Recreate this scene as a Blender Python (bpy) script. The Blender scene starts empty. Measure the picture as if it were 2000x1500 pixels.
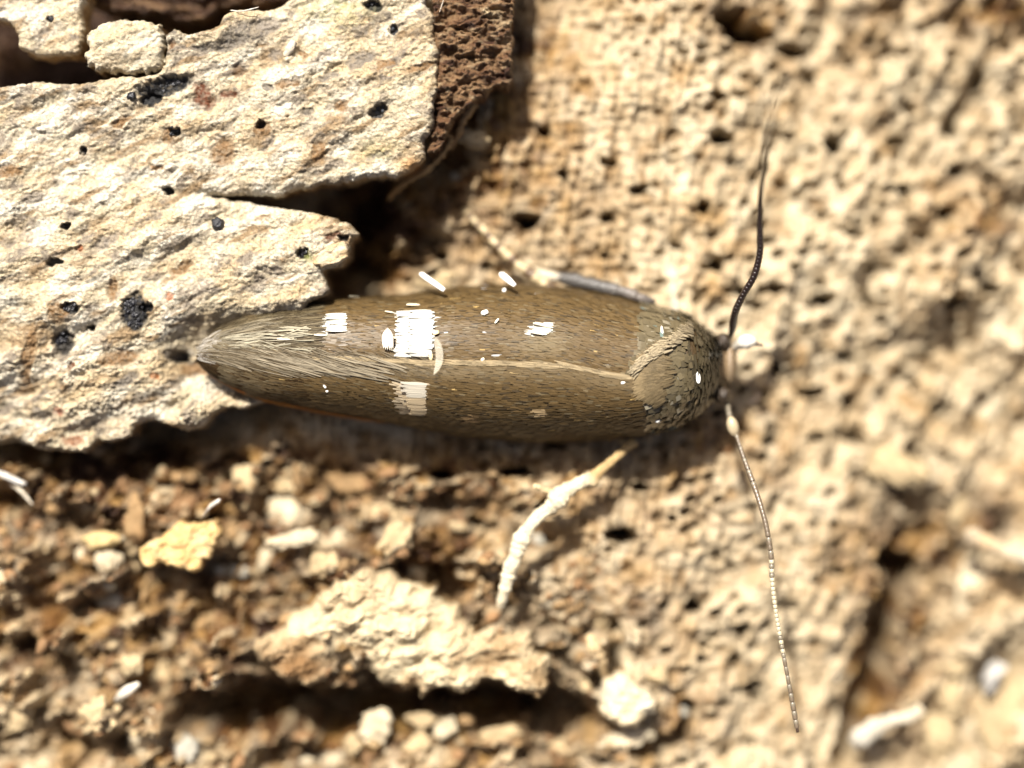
import bpy, math, random
import numpy as np
from mathutils import Vector, Matrix

random.seed(7)
rng = np.random.default_rng(7)
scene = bpy.context.scene
COL = scene.collection

# ------------------------------------------------------------------ camera, world, sun, exposure
CAM_H = 40.0
cam = bpy.data.cameras.new("camera")
cam.sensor_width = 36.0
cam.lens = 72.0
cam.clip_start = 0.1
cam.clip_end = 400.0
cam.dof.use_dof = True
cam.dof.focus_distance = 40.12
cam.dof.aperture_fstop = 0.019
cam.dof.aperture_blades = 9
cam_o = bpy.data.objects.new("camera", cam)
cam_o.location = (0, 0, CAM_H)
COL.objects.link(cam_o)
scene.camera = cam_o

SUN_EL = math.radians(52.0)
sd = Vector((-0.36, 1.0, 0.0)).normalized()          # horizontal direction towards the sun
sun_vec = Vector((sd.x * math.cos(SUN_EL), sd.y * math.cos(SUN_EL), math.sin(SUN_EL)))
world = bpy.data.worlds.new("World")
scene.world = world
world.use_nodes = True
wn = world.node_tree.nodes
wl = world.node_tree.links
sky = wn.new("ShaderNodeTexSky")
sky.sky_type = 'NISHITA'
sky.sun_disc = False
sky.sun_elevation = SUN_EL
sky.sun_rotation = math.atan2(sd.x, sd.y)
sky.dust_density = 7.0
sky.air_density = 0.6
sky.ozone_density = 0.2
wn["Background"].inputs["Strength"].default_value = 0.05
wl.new(sky.outputs[0], wn["Background"].inputs["Color"])
sun = bpy.data.lights.new("sun", 'SUN')
sun.energy = 5.0
sun.angle = math.radians(1.0)
sun.color = (1.0, 0.95, 0.86)
sun_o = bpy.data.objects.new("sun", sun)
sun_o.rotation_euler = sun_vec.to_track_quat('Z', 'Y').to_euler()
sun_o.location = sun_vec * 60
COL.objects.link(sun_o)
scene.view_settings.view_transform = 'Standard'
scene.view_settings.look = 'None'
scene.view_settings.gamma = 1.0
scene.view_settings.exposure = 1.15
scene.render.engine = 'CYCLES'
scene.cycles.max_bounces = 8
scene.cycles.diffuse_bounces = 2
scene.cycles.sample_clamp_indirect = 6.0

# ------------------------------------------------------------------ numpy noise
def ss(a, b, x):
    t = np.clip((x - a) / (b - a), 0, 1)
    return t * t * (3 - 2 * t)

def hsh(ix, iy, seed):
    h = (ix.astype(np.int64) * 374761393 + iy.astype(np.int64) * 668265263 + seed * 974634777) & 0xffffffff
    h = ((h ^ (h >> 13)) * 1274126177) & 0xffffffff
    h = ((h ^ (h >> 16)) * 2246822519) & 0xffffffff
    h = h ^ (h >> 15)
    return (h & 0xffffff) / float(0xffffff)

def vn(x, y, seed=0):
    ix = np.floor(x); iy = np.floor(y)
    fx = x - ix; fy = y - iy
    fx = fx * fx * fx * (fx * (fx * 6 - 15) + 10); fy = fy * fy * fy * (fy * (fy * 6 - 15) + 10)
    a = hsh(ix, iy, seed); b = hsh(ix + 1, iy, seed); c = hsh(ix, iy + 1, seed); d = hsh(ix + 1, iy + 1, seed)
    return (a + (b - a) * fx) * (1 - fy) + (c + (d - c) * fx) * fy

def fbm(x, y, seed=0, o=4, g=0.5):
    s = 0; a = 1.0; t = 0
    for k in range(o):
        s = s + a * (vn(x, y, seed + k * 17) - 0.5); t += a
        x = x * 2.03 + 11.3; y = y * 2.03 + 5.7; a *= g
    return s / t * 2

def worley(x, y, seed=0):
    ix = np.floor(x); iy = np.floor(y)
    f1 = np.full(x.shape, 9.0); f2 = np.full(x.shape, 9.0); cid = np.zeros(x.shape)
    for dx in (-1, 0, 1):
        for dy in (-1, 0, 1):
            cx = ix + dx; cy = iy + dy
            px = cx + 0.12 + 0.76 * hsh(cx, cy, seed); py = cy + 0.12 + 0.76 * hsh(cx, cy, seed + 5)
            d = np.hypot(px - x, py - y)
            near = d < f1
            f2 = np.where(near, f1, np.minimum(f2, d))
            cid = np.where(near, hsh(cx, cy, seed + 9), cid)
            f1 = np.where(near, d, f1)
    return f1, f2, cid

def rot(U, V, deg):
    """a along an axis that leans deg from the picture's horizontal (up to the right), b across it"""
    c, s = math.cos(math.radians(deg)), math.sin(math.radians(deg))
    return U * c - V * s, U * s + V * c

def mixc(c0, c1, t):
    t = np.clip(t, 0, 1)[..., None]
    return c0 * (1 - t) + np.asarray(c1) * t

def segdist(U, V, pts):
    best = np.full(U.shape, 1e9)
    for (x0, y0), (x1, y1) in zip(pts[:-1], pts[1:]):
        dx, dy = x1 - x0, y1 - y0
        t = np.clip(((U - x0) * dx + (V - y0) * dy) / (dx * dx + dy * dy + 1e-9), 0, 1)
        best = np.minimum(best, np.hypot(U - x0 - t * dx, V - y0 - t * dy))
    return best

def polysd(U, V, poly):
    """signed distance, positive inside"""
    d = segdist(U, V, list(poly) + [poly[0]])
    ins = np.zeros(U.shape, bool)
    n = len(poly)
    for i in range(n):
        x0, y0 = poly[i]; x1, y1 = poly[(i + 1) % n]
        if y0 == y1: continue
        c = ((V >= y0) != (V >= y1))
        xi = x0 + (V - y0) * (x1 - x0) / (y1 - y0)
        ins ^= c & (U < xi)
    return np.where(ins, d, -d)

def P(U, V, z):
    """the point at height z that the picture shows at photo pixel (U, V)"""
    k = (CAM_H - z) / CAM_H / 100.0
    return Vector(((U - 1000) * k, -(V - 750) * k, z))

def PA(U, V, z):
    k = (CAM_H - z) / CAM_H / 100.0
    return np.stack([(U - 1000) * k, -(V - 750) * k, z + 0 * U], -1)

# ------------------------------------------------------------------ object helpers
WLOC = {}
def tag(o, label=None, cat=None, group=None, kind=None):
    if label: o['label'] = label
    if cat: o['category'] = cat
    if group: o['group'] = group
    if kind: o['kind'] = kind
    return o

def mesh_data(name, verts, faces, col=None, smooth=True):
    """faces: (n,4) or (n,3) int array or list of such arrays"""
    me = bpy.data.meshes.new(name)
    if not isinstance(faces, (list, tuple)): faces = [faces]
    faces = [np.asarray(f, np.int32) for f in faces if len(f)]
    loops = np.concatenate([f.ravel() for f in faces])
    tot = np.concatenate([np.full(len(f), f.shape[1], np.int32) for f in faces])
    start = np.concatenate([[0], np.cumsum(tot)[:-1]]).astype(np.int32)
    verts = np.asarray(verts, np.float32)
    me.vertices.add(len(verts)); me.vertices.foreach_set("co", verts.ravel())
    me.loops.add(len(loops)); me.loops.foreach_set("vertex_index", loops)
    me.polygons.add(len(tot)); me.polygons.foreach_set("loop_start", start); me.polygons.foreach_set("loop_total", tot)
    me.polygons.foreach_set("use_smooth", np.full(len(tot), smooth, bool))
    if col is not None:
        a = me.attributes.new("col", 'FLOAT_COLOR', 'POINT')
        c = np.ones((len(verts), 4), np.float32); c[:, :3] = col
        a.data.foreach_set("color", c.ravel())
    me.update(calc_edges=True)
    return me

def obj(name, verts, faces, mat, parent=None, col=None, smooth=True):
    verts = np.asarray(verts, np.float64)
    if parent is None:
        loc = np.array([verts[:, 0].mean(), verts[:, 1].mean(), verts[:, 2].min()])
    else:
        loc = WLOC[parent.name]
    me = mesh_data(name, verts - loc, faces, col, smooth)
    me.materials.append(mat)
    o = bpy.data.objects.new(name, me)
    COL.objects.link(o)
    if parent is None:
        o.location = Vector(loc)
    else:
        o.parent = parent
    WLOC[o.name] = loc
    return o

def empty(name, loc):
    o = bpy.data.objects.new(name, None)
    o.location = loc; o.empty_display_size = 0.3
    COL.objects.link(o); WLOC[o.name] = np.array(loc)
    return o

# ------------------------------------------------------------------ materials
def new_mat(name):
    m = bpy.data.materials.new(name); m.use_nodes = True
    return m, m.node_tree.nodes, m.node_tree.links, m.node_tree.nodes["Principled BSDF"]

def wood_mat(name, var=0.35, scales=((14, 0.05), (40, 0.03)), rough=0.75, spec=0.3, tint=(0.55, 0.38, 0.22), speck=0.0, alb_=0.62):
    m, n, l, b = new_mat(name)
    at = n.new("ShaderNodeAttribute"); at.attribute_name = "col"
    tc = n.new("ShaderNodeTexCoord")
    nz = n.new("ShaderNodeTexNoise"); nz.inputs["Scale"].default_value = 9.0; nz.inputs["Detail"].default_value = 8.0
    nz.inputs["Roughness"].default_value = 0.7
    l.new(tc.outputs["Object"], nz.inputs["Vector"])
    rp = n.new("ShaderNodeMapRange"); rp.inputs["From Min"].default_value = 0.42; rp.inputs["From Max"].default_value = 0.68
    rp.inputs["To Max"].default_value = var
    l.new(nz.outputs["Fac"], rp.inputs["Value"])
    mx = n.new("ShaderNodeMix"); mx.data_type = 'RGBA'; mx.blend_type = 'MULTIPLY'
    l.new(rp.outputs[0], mx.inputs["Factor"]); l.new(at.outputs["Color"], mx.inputs["A"])
    mx.inputs["B"].default_value = (*tint, 1)
    alb = n.new("ShaderNodeMix"); alb.data_type = 'RGBA'; alb.blend_type = 'MULTIPLY'; alb.inputs["Factor"].default_value = 1.0
    l.new(mx.outputs["Result"], alb.inputs["A"]); alb.inputs["B"].default_value = (alb_, alb_ * 0.97, alb_ * 0.93, 1)
    last = alb.outputs["Result"]
    if speck:
        n2 = n.new("ShaderNodeTexNoise"); n2.inputs["Scale"].default_value = 38.0; n2.inputs["Detail"].default_value = 3.0
        l.new(tc.outputs["Object"], n2.inputs["Vector"])
        r2 = n.new("ShaderNodeMapRange"); r2.inputs["From Min"].default_value = 0.52; r2.inputs["From Max"].default_value = 0.72
        r2.inputs["To Max"].default_value = speck
        l.new(n2.outputs["Fac"], r2.inputs["Value"])
        m2 = n.new("ShaderNodeMix"); m2.data_type = 'RGBA'; m2.blend_type = 'MULTIPLY'
        l.new(r2.outputs[0], m2.inputs["Factor"]); l.new(last, m2.inputs["A"]); m2.inputs["B"].default_value = (0.4, 0.3, 0.22, 1)
        last = m2.outputs["Result"]
    l.new(last, b.inputs["Base Color"])
    b.inputs["Roughness"].default_value = rough
    b.inputs["Specular IOR Level"].default_value = spec
    prev = None
    for sc, dist in scales:
        t = n.new("ShaderNodeTexNoise"); t.inputs["Scale"].default_value = sc; t.inputs["Detail"].default_value = 4.0
        t.inputs["Roughness"].default_value = 0.65
        l.new(tc.outputs["Object"], t.inputs["Vector"])
        bp = n.new("ShaderNodeBump"); bp.inputs["Distance"].default_value = dist; bp.inputs["Strength"].default_value = 1.0
        l.new(t.outputs["Fac"], bp.inputs["Height"])
        if prev: l.new(prev.outputs[0], bp.inputs["Normal"])
        prev = bp
    if prev: l.new(prev.outputs[0], b.inputs["Normal"])
    return m

M_ground = wood_mat("rotten_wood", var=0.3, scales=((8, 0.03), (22, 0.02)), rough=0.6, spec=0.35)
M_plate = wood_mat("pale_crust", var=0.45, scales=((12, 0.02), (34, 0.022), (70, 0.012)), rough=0.55, spec=0.45, tint=(0.60, 0.50, 0.38), speck=0.6, alb_=0.72)
M_block = wood_mat("brown_wood", var=0.6, scales=((16, 0.10), (40, 0.05)), rough=0.5, spec=0.5, tint=(0.5, 0.3, 0.16))
M_crumb = wood_mat("pale_crumb", var=0.35, scales=((9, 0.08), (26, 0.03)), rough=0.55, spec=0.3, tint=(0.7, 0.52, 0.33), alb_=0.86)

def attr_mat(name, rough=0.45, spec=0.5, transl=0.0, sheen=0.0, bump=None, metallic=0.0, coat=0.0):
    m, n, l, b = new_mat(name)
    at = n.new("ShaderNodeAttribute"); at.attribute_name = "col"
    l.new(at.outputs["Color"], b.inputs["Base Color"])
    b.inputs["Roughness"].default_value = rough; b.inputs["Specular IOR Level"].default_value = spec
    b.inputs["Metallic"].default_value = metallic
    b.inputs["Sheen Weight"].default_value = sheen
    b.inputs["Coat Weight"].default_value = coat
    if bump:
        tc = n.new("ShaderNodeTexCoord")
        t = n.new("ShaderNodeTexNoise"); t.inputs["Scale"].default_value = bump[0]; t.inputs["Detail"].default_value = 4
        l.new(tc.outputs["Object"], t.inputs["Vector"])
        bp = n.new("ShaderNodeBump"); bp.inputs["Distance"].default_value = bump[1]
        l.new(t.outputs["Fac"], bp.inputs["Height"]); l.new(bp.outputs[0], b.inputs["Normal"])
    if transl:
        tr = n.new("ShaderNodeBsdfTranslucent")
        hs = n.new("ShaderNodeMix"); hs.data_type = 'RGBA'; hs.blend_type = 'MULTIPLY'; hs.inputs["Factor"].default_value = 1
        l.new(at.outputs["Color"], hs.inputs["A"]); hs.inputs["B"].default_value = (1.0, 0.72, 0.42, 1)
        l.new(hs.outputs["Result"], tr.inputs["Color"])
        ms = n.new("ShaderNodeMixShader"); ms.inputs[0].default_value = transl
        l.new(b.outputs[0], ms.inputs[1]); l.new(tr.outputs[0], ms.inputs[2])
        l.new(ms.outputs[0], n["Material Output"].inputs["Surface"])
    return m

M_scale = attr_mat("wing_scale", rough=0.42, spec=0.3, transl=0.12)
M_thorax = attr_mat("thorax_scale", rough=0.24, spec=0.5, metallic=0.1)
M_hair = attr_mat("fringe_hair", rough=0.6, spec=0.15, transl=0.22)
M_body = attr_mat("moth_body", rough=0.4, spec=0.5, bump=(18, 0.03))
M_white = attr_mat("white_scale", rough=0.35, spec=0.5, transl=0.15)
M_leg = attr_mat("leg", rough=0.35, spec=0.6, bump=(22, 0.03))
M_anten = attr_mat("antenna", rough=0.35, spec=0.6)
M_black = attr_mat("black_fungus", rough=0.32, spec=0.5, bump=(16, 0.05))

m, n, l, b = new_mat("clear_scale")
b.inputs["Base Color"].default_value = (0.8, 0.75, 0.62, 1)
b.inputs["Roughness"].default_value = 0.2
b.inputs["Alpha"].default_value = 0.17
M_clear = m

# ------------------------------------------------------------------ heightfield patches
def flake(name, poly, z, mat, colf, hf, step=2.0, thick=1.0, edge=(10, 0.12), rag=(5, 22), k_z=None, seed=0, bounds_clip=None, under=0.12, parent=None):
    """a slab cut from a height field; poly in photo pixels at height z, ragged edge, rounded rim, rough side walls"""
    poly = [tuple(p) for p in poly]
    xs = [p[0] for p in poly]; ys = [p[1] for p in poly]
    u = np.arange(min(xs) - 3 * step - rag[0], max(xs) + 3 * step + rag[0], step)
    v = np.arange(min(ys) - 3 * step - rag[0], max(ys) + 3 * step + rag[0], step)
    U, V = np.meshgrid(u, v)
    sd_ = polysd(U, V, poly)
    sd_ = sd_ + rag[0] * fbm(U / rag[1], V / rag[1], seed + 3, 4, 0.6) + 0.35 * rag[0] * fbm(U / 7, V / 7, seed + 4, 2)
    gy, gx = np.gradient(sd_, step)
    gl = np.hypot(gx, gy) + 1e-6
    ins = sd_ > 0
    cell = ins[:-1, :-1] & ins[1:, :-1] & ins[:-1, 1:] & ins[1:, 1:]
    idx = np.full(U.shape, -1, np.int64)
    used = np.zeros(U.shape, bool)
    used[:-1, :-1] |= cell; used[1:, :-1] |= cell; used[:-1, 1:] |= cell; used[1:, 1:] |= cell
    idx[used] = np.arange(used.sum())
    ci = np.argwhere(cell)
    i, j = ci[:, 0], ci[:, 1]
    q = np.stack([idx[i, j], idx[i + 1, j], idx[i + 1, j + 1], idx[i, j + 1]], 1)
    e = np.concatenate([q[:, [0, 1]], q[:, [1, 2]], q[:, [2, 3]], q[:, [3, 0]]])
    N = int(used.sum())
    key = e[:, 0] * N + e[:, 1]; rkey = e[:, 1] * N + e[:, 0]
    be = e[~np.isin(key, rkey)]
    Uu, Vu, su = U[used], V[used], sd_[used]
    g = np.stack([gx[used] / gl[used], gy[used] / gl[used]], 1)
    bv = np.unique(be)
    mv = np.clip(su[bv] / gl[used][bv], 0, step * 1.2)
    Uu[bv] -= g[bv, 0] * mv; Vu[bv] -= g[bv, 1] * mv; su[bv] = 0.0
    w, dz = edge
    t = np.clip(su / w, 0, 1)
    zt = z + hf(Uu, Vu) - dz * (1 - np.sqrt(np.clip(1 - (1 - t) ** 2, 0, 1)))
    c = colf(Uu, Vu)
    k = (CAM_H - z) / CAM_H / 100.0
    top = np.stack([(Uu - 1000) * k, -(Vu - 750) * k, zt], 1)
    verts = [top]; cols = [c]; quads = [q]
    remap = np.full(N, -1, np.int64); remap[bv] = np.arange(len(bv))
    base = bv; off = N
    rings = 6
    for r in range(1, rings + 1):
        fr = r / rings
        ins_px = (under * 100) * (0.35 * fr + 0.8 * (vn(Uu[bv] / 16, Vu[bv] / 16 + r * 0.7, seed + 30) - 0.3)) + 3 * (vn(Uu[bv] / 5, Vu[bv] / 5 + r, seed + 31) - .5)
        uu = Uu[bv] + g[bv, 0] * ins_px; vv = Vu[bv] + g[bv, 1] * ins_px
        zz = zt[bv] - thick * fr * (0.85 + 0.3 * vn(Uu[bv] / 12, Vu[bv] / 12, seed + 41))
        verts.append(np.stack([(uu - 1000) * k, -(vv - 750) * k, zz], 1))
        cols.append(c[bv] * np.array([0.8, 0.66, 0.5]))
        a0 = be[:, 0] if r == 1 else off - len(bv) + remap[be[:, 0]]
        a1 = be[:, 1] if r == 1 else off - len(bv) + remap[be[:, 1]]
        b0 = off + remap[be[:, 0]]; b1 = off + remap[be[:, 1]]
        quads.append(np.stack([a1, a0, b0, b1], 1))
        off += len(bv)
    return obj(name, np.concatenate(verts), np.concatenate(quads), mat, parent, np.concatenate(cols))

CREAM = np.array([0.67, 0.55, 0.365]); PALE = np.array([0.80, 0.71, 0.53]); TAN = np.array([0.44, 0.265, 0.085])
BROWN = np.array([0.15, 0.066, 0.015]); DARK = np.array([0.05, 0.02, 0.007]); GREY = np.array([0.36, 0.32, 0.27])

# ------------------------------------------------------------------ ground (rotten wood)
PLATE = [(-200, 168), (-60, 172), (0, 165), (60, 152), (130, 160), (200, 150), (232, 143), (262, 146), (300, 140), (316, 120), (322, 92), (318, 62), (335, 50), (362, 62), (400, 52),
         (425, 42), (442, 18), (480, 12), (520, 12), (545, 2), (590, -30), (590, -200), (826, -200), (832, 0), (850, 27), (846, 60), (857, 90), (853, 130), (855, 171), (846, 198), (848, 247), (828, 270),
         (828, 306), (805, 328), (774, 346), (740, 338), (711, 340), (675, 351), (603, 360), (571, 367), (544, 378), (477, 376), (407, 377),
         (440, 384), (472, 389), (540, 403), (607, 410), (652, 425), (680, 434), (697, 455), (684, 468), (680, 500), (661, 517), (630, 526), (628, 540), (639, 562), (634, 576),
         (600, 590), (570, 640), (550, 700), (530, 760), (514, 781), (462, 799), (430, 797), (395, 816), (385, 837), (350, 844), (320, 836), (290, 823), (266, 823), (245, 834), (241, 851),
         (203, 865), (168, 865), (147, 886), (110, 885), (63, 883), (21, 872), (0, 868), (-60, 872), (-200, 880)]
PORES = [(1030, 432, 26, 15), (1186, 318, 15, 9), (1243, 372, 17, 8), (1376, 407, 14, 13), (1187, 430, 14, 10), (1398, 190, 17, 9), (1408, 268, 22, 17), (1636, 274, 19, 19),
         (1768, 270, 24, 11), (1398, 515, 14, 14), (1503, 467, 22, 7), (1518, 563, 18, 9), (1615, 582, 24, 14), (1680, 450, 20, 9), (1720, 518, 24, 8), (1715, 586, 14, 8), (1667, 695, 26, 9),
         (1520, 720, 12, 18), (1600, 768, 22, 10), (1828, 686, 24, 8), (1604, 855, 20, 7), (1508, 860, 16, 10), (1210, 1045, 32, 16), (1355, 1185, 17, 14), (1452, 1232, 18, 10), (1440, 1290, 16, 9),
         (1478, 1352, 28, 12), (1373, 1290, 12, 8), (1780, 362, 22, 10), (1745, 362, 14, 8), (1890, 322, 20, 13), (1885, 235, 14, 20), (1540, 140, 12, 8), (1590, 135, 14, 10), (1560, 88, 38, 14),
         (1712, 62, 12, 18), (1935, 140, 16, 22), (1865, 408, 16, 18), (1360, 660, 12, 10), (1320, 480, 10, 8), (1010, 920, 34, 9), (1062, 990, 16, 12), (860, 930, 26, 12), (930, 1020, 18, 12),
         (1085, 870, 20, 8), (950, 520, 14, 10), (1180, 500, 10, 8), (1650, 1120, 14, 10), (1550, 1190, 16, 9), (1460, 60, 42, 20), (1425, 38, 30, 20), (860, 500, 18, 12), (1960, 560, 22, 12), (1885, 590, 18, 9),
         (1560, 520, 12, 9), (1450, 570, 12, 8), (1250, 950, 16, 8), (1310, 1010, 12, 9), (1690, 860, 18, 12), (1860, 800, 24, 12), (1745, 770, 16, 9), (1100, 345, 10, 8), (1060, 260, 14, 9)]
BR = [(720, 470, 170, 130, 1.0), (930, 210, 120, 170, 0.9), (1035, 60, 60, 150, 0.75), (250, 960, 560, 90, 1.0), (800, 930, 420, 80, 0.7), (420, 1180, 680, 260, 0.85), (870, 1110, 170, 110, 0.9),  # brown wood areas, plus shade under plates, crust and moth put into the colour
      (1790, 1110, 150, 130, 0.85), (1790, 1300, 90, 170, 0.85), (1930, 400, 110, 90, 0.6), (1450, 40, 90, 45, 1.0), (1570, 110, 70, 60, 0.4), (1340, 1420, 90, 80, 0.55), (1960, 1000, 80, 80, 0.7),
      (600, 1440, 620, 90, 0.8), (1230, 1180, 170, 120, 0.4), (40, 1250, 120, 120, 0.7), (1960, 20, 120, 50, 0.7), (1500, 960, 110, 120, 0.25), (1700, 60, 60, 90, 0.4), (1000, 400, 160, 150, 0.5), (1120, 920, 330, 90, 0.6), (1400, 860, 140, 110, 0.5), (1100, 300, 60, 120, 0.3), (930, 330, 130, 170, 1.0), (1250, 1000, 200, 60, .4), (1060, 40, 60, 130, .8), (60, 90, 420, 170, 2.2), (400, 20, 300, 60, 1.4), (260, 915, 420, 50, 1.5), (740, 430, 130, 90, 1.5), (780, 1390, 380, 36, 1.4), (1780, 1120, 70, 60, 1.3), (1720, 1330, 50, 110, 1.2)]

def g_tex(U, V):
    wu = U + 16 * fbm(U / 50, V / 50, 101, 4); wv = V + 16 * fbm(U / 50, V / 50, 102, 4)
    ax, bx = rot(wu, wv, 88)
    f1, f2, c1 = worley(ax / 26, bx / 14, 11)
    t1 = 1 - np.clip(f1, 0, 1) ** 2 + 0.5 * fbm(ax / 34, bx / 16, 161, 3)
    ax, bx = rot(wu, wv, 66)
    f1, f2, c2 = worley(ax / 46, bx / 27, 12)
    t2 = (1 - np.clip(f1, 0, 1.1) ** 2) * (0.5 + 1.0 * vn(U / 70, V / 70, 162)) + 0.7 * fbm(ax / 60, bx / 34, 163, 3)
    ax, bx = rot(wu, wv, 60)
    f1, f2, c3 = worley(ax / 110, bx / 56, 13)
    t3 = 1 - np.clip(f1, 0, 1.1) ** 2 + 1.2 * fbm(ax / 130, bx / 55, 164, 3)
    ax, bx = rot(wu + 18 * fbm(U / 30, V / 30, 103, 3), wv + 18 * fbm(U / 30, V / 30, 104, 3), 38)
    f1, f2, c4 = worley(ax / 64, bx / 30, 14)
    t4 = 1 - np.clip(f1, 0, 1.1) ** 2
    f1, f2, c5 = worley(ax / 26, bx / 15, 15)
    t5 = 1 - np.clip(f1, 0, 1.1) ** 2
    return (t1, c1), (t2, c2), (t3, c3), (t4, c4), (t5, c5)

def g_weights(U, V):
    low = ss(880, 1020, V + 0.28 * (850 - U) + 60 * fbm(U / 120, V / 120, 105, 3)) * (1 - ss(1020, 1300, U - 0.25 * (V - 1100)))
    low = np.maximum(low, ss(0.35, 0.8, np.exp(-((U - 1820) / 130) ** 2 - ((V - 1180) / 240) ** 2)))
    low = np.maximum(low, ss(0.4, 0.8, np.exp(-((U - 740) / 180) ** 2 - ((V - 480) / 130) ** 2)))
    right = ss(1250, 1500, U + 0.1 * V) * (1 - low)
    mid = (1 - low) * (1 - right)
    return low, right, mid

TRENCH = [((380, 1395), (520, 1372), (640, 1392), (760, 1385), (900, 1392), (1030, 1382), (1120, 1400)), 62, 2.1]
TR2 = [((1750, 1105), (1800, 1128), (1745, 1220), (1738, 1320), (1695, 1400), (1668, 1500)), 38, 1.5]
TR3 = [((-50, 1240), (60, 1265), (120, 1290)), 32, 0.9]
TR4 = [((-60, 985), (60, 980)), 22, 0.6]
TR5 = [((1168, 1335), (1200, 1300), (1205, 1250), (1190, 1220)), 22, 0.9]
TR6 = [((1280, 1470), (1240, 1465), (1330, 1440), (1345, 1380)), 20, 1.0]
TR7 = [((505, 1108), (545, 1118)), 14, 0.5]
TR8 = [((855, 1130), (880, 1160)), 36, 0.9]

def ground_z(U, V):
    U = np.asarray(U, float); V = np.asarray(V, float)
    (t1, c1), (t2, c2), (t3, c3), (t4, c4), (t5, c5) = g_tex(U, V)
    low, right, mid = g_weights(U, V)
    z = -2.15 + 0 * U
    z -= 1.9 * ss(1250, 2050, U) + 0.45 * ss(950, 1500, V) * ss(1300, 1700, U)
    z += 0.4 * fbm(U / 260, V / 260, 120, 2) * (1 + 0.8 * ss(1400, 1900, U))
    q1, q2, k1 = worley(U / 46 + 0.3 * V / 46, V / 34, 171); pit1 = ss(0.34, 0.12, q1) * ss(0.35, 0.75, k1)
    q1, q2, k1 = worley(U / 24, V / 20, 172); pit2 = ss(0.42, 0.12, q1) * ss(0.3, 0.8, k1)
    z += mid * (0.12 * t1 + 0.05 * t2 - 0.10 * pit2 * vn(U / 90, V / 90, 173) * 2 - 0.14 * pit1 * vn(U / 120, V / 120, 174) * 2)
    z += right * (0.28 * t2 + 0.06 * t1 + (0.14 + 0.55 * ss(1500, 1950, U)) * t3 - 0.55 * pit1 - 0.10 * pit2) - 0.3 * right
    sel = ss(0.45, 0.75, vn(U / 60, V / 40, 165))
    z += low * (0.50 * t4 * (0.4 + c4) * (0.3 + sel) + 0.30 * t5 * (0.4 + c5) + 0.9 * fbm(U / 110, V / 70, 131, 3, 0.5) - 0.35 * pit1 - 0.15 * pit2 - 0.45)
    z -= 1.3 * ss(640, 560, U) * ss(190, 150, V)
    z += 0.03 * fbm(U / 12, V / 12, 121, 2)
    ga, gb = rot(U + 6 * fbm(U / 40, V / 40, 180, 2), V, 84)
    z += (mid + 0.6 * right) * (0.16 * fbm(ga / 70, gb / 9, 181, 2) + 0.07 * fbm(U / 60, V / 8, 182, 2))
    # beneath the pale crust plate and in the gaps between the plates
    pm = ss(-95, 10, polysd(U, V, PLATE_S))
    z -= 1.15 * pm
    z -= 0.8 * np.exp(-((U - 740) / 90) ** 2 - ((V - 440) / 70) ** 2)
    for pts, w, d in (TRENCH, TR2, TR3, TR4, TR5, TR6, TR7, TR8):
        s = segdist(U + 12 * fbm(U / 40, V / 40, 140, 3), V + 16 * fbm(U / 40, V / 40, 141, 3), pts)
        z -= d * ss(w, w * 0.35, s)
    wu = U + 7 * fbm(U / 18, V / 18, 150, 2); wv = V + 7 * fbm(U / 18, V / 18, 151, 2)
    for (pu, pv, ru, rv) in PORES:
        r = np.hypot((wu - pu) / ru, (wv - pv) / rv)
        z -= (1.5 + 0.03 * ru) * ss(1.15, 0.62, r)
    return z

PLATE_S = [(-400, -400), (860, -400), (850, 300), (780, 330), (640, 420), (700, 560), (560, 700), (520, 790), (200, 850), (-400, 880)]

def ground_col(U, V):
    (t1, c1), (t2, c2), (t3, c3), (t4, c4), (t5, c5) = g_tex(U, V)
    low, right, mid = g_weights(U, V)
    n1 = fbm(U / 70, V / 70, 201, 4); n2 = fbm(U / 24, V / 24, 202, 3)
    c = np.broadcast_to(CREAM, U.shape + (3,)).copy()
    c = mixc(c, PALE, 0.45 + 0.8 * n2 + 0.6 * (c2 - 0.5))
    c = mixc(c, TAN, -0.12 + 1.2 * n1 + 0.22 * mid)
    c = mixc(c, (0.33, 0.20, 0.075), -0.2 + 1.8 * fbm(U / 34, V / 44, 209, 4, 0.6))
    c = mixc(c, (0.55, 0.45, 0.30), 0.15 * right + 0.9 * fbm(U / 90, V / 90, 208, 3))
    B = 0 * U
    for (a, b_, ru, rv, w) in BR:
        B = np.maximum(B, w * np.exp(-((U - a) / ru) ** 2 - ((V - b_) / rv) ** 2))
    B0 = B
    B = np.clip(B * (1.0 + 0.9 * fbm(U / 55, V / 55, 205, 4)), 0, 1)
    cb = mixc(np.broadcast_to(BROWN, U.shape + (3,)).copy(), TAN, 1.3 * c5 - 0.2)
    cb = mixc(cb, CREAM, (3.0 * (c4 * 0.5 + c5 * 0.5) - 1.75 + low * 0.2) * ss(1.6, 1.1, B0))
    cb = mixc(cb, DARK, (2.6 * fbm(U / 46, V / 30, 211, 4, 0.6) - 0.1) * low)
    cb = mixc(cb, DARK, 1.6 * fbm(U / 80, V / 80, 207, 3) + 1.6 * np.clip(B0 - 1.0, 0, 1))  # weights over one paint in the shade of gaps and the plate's shadow
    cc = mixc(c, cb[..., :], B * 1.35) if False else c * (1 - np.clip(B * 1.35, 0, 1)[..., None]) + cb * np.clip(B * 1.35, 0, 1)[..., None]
    return cc

def axis(lo, hi, step, far):
    core = np.arange(lo, hi + step, step)
    out = []
    s = step; x = hi + step
    while x < hi + far:
        s *= 1.12; x += s; out.append(x)
    lo_ = [lo - (o - (hi + step)) - step for o in out]
    return np.concatenate([lo_[::-1], core, out])

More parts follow.
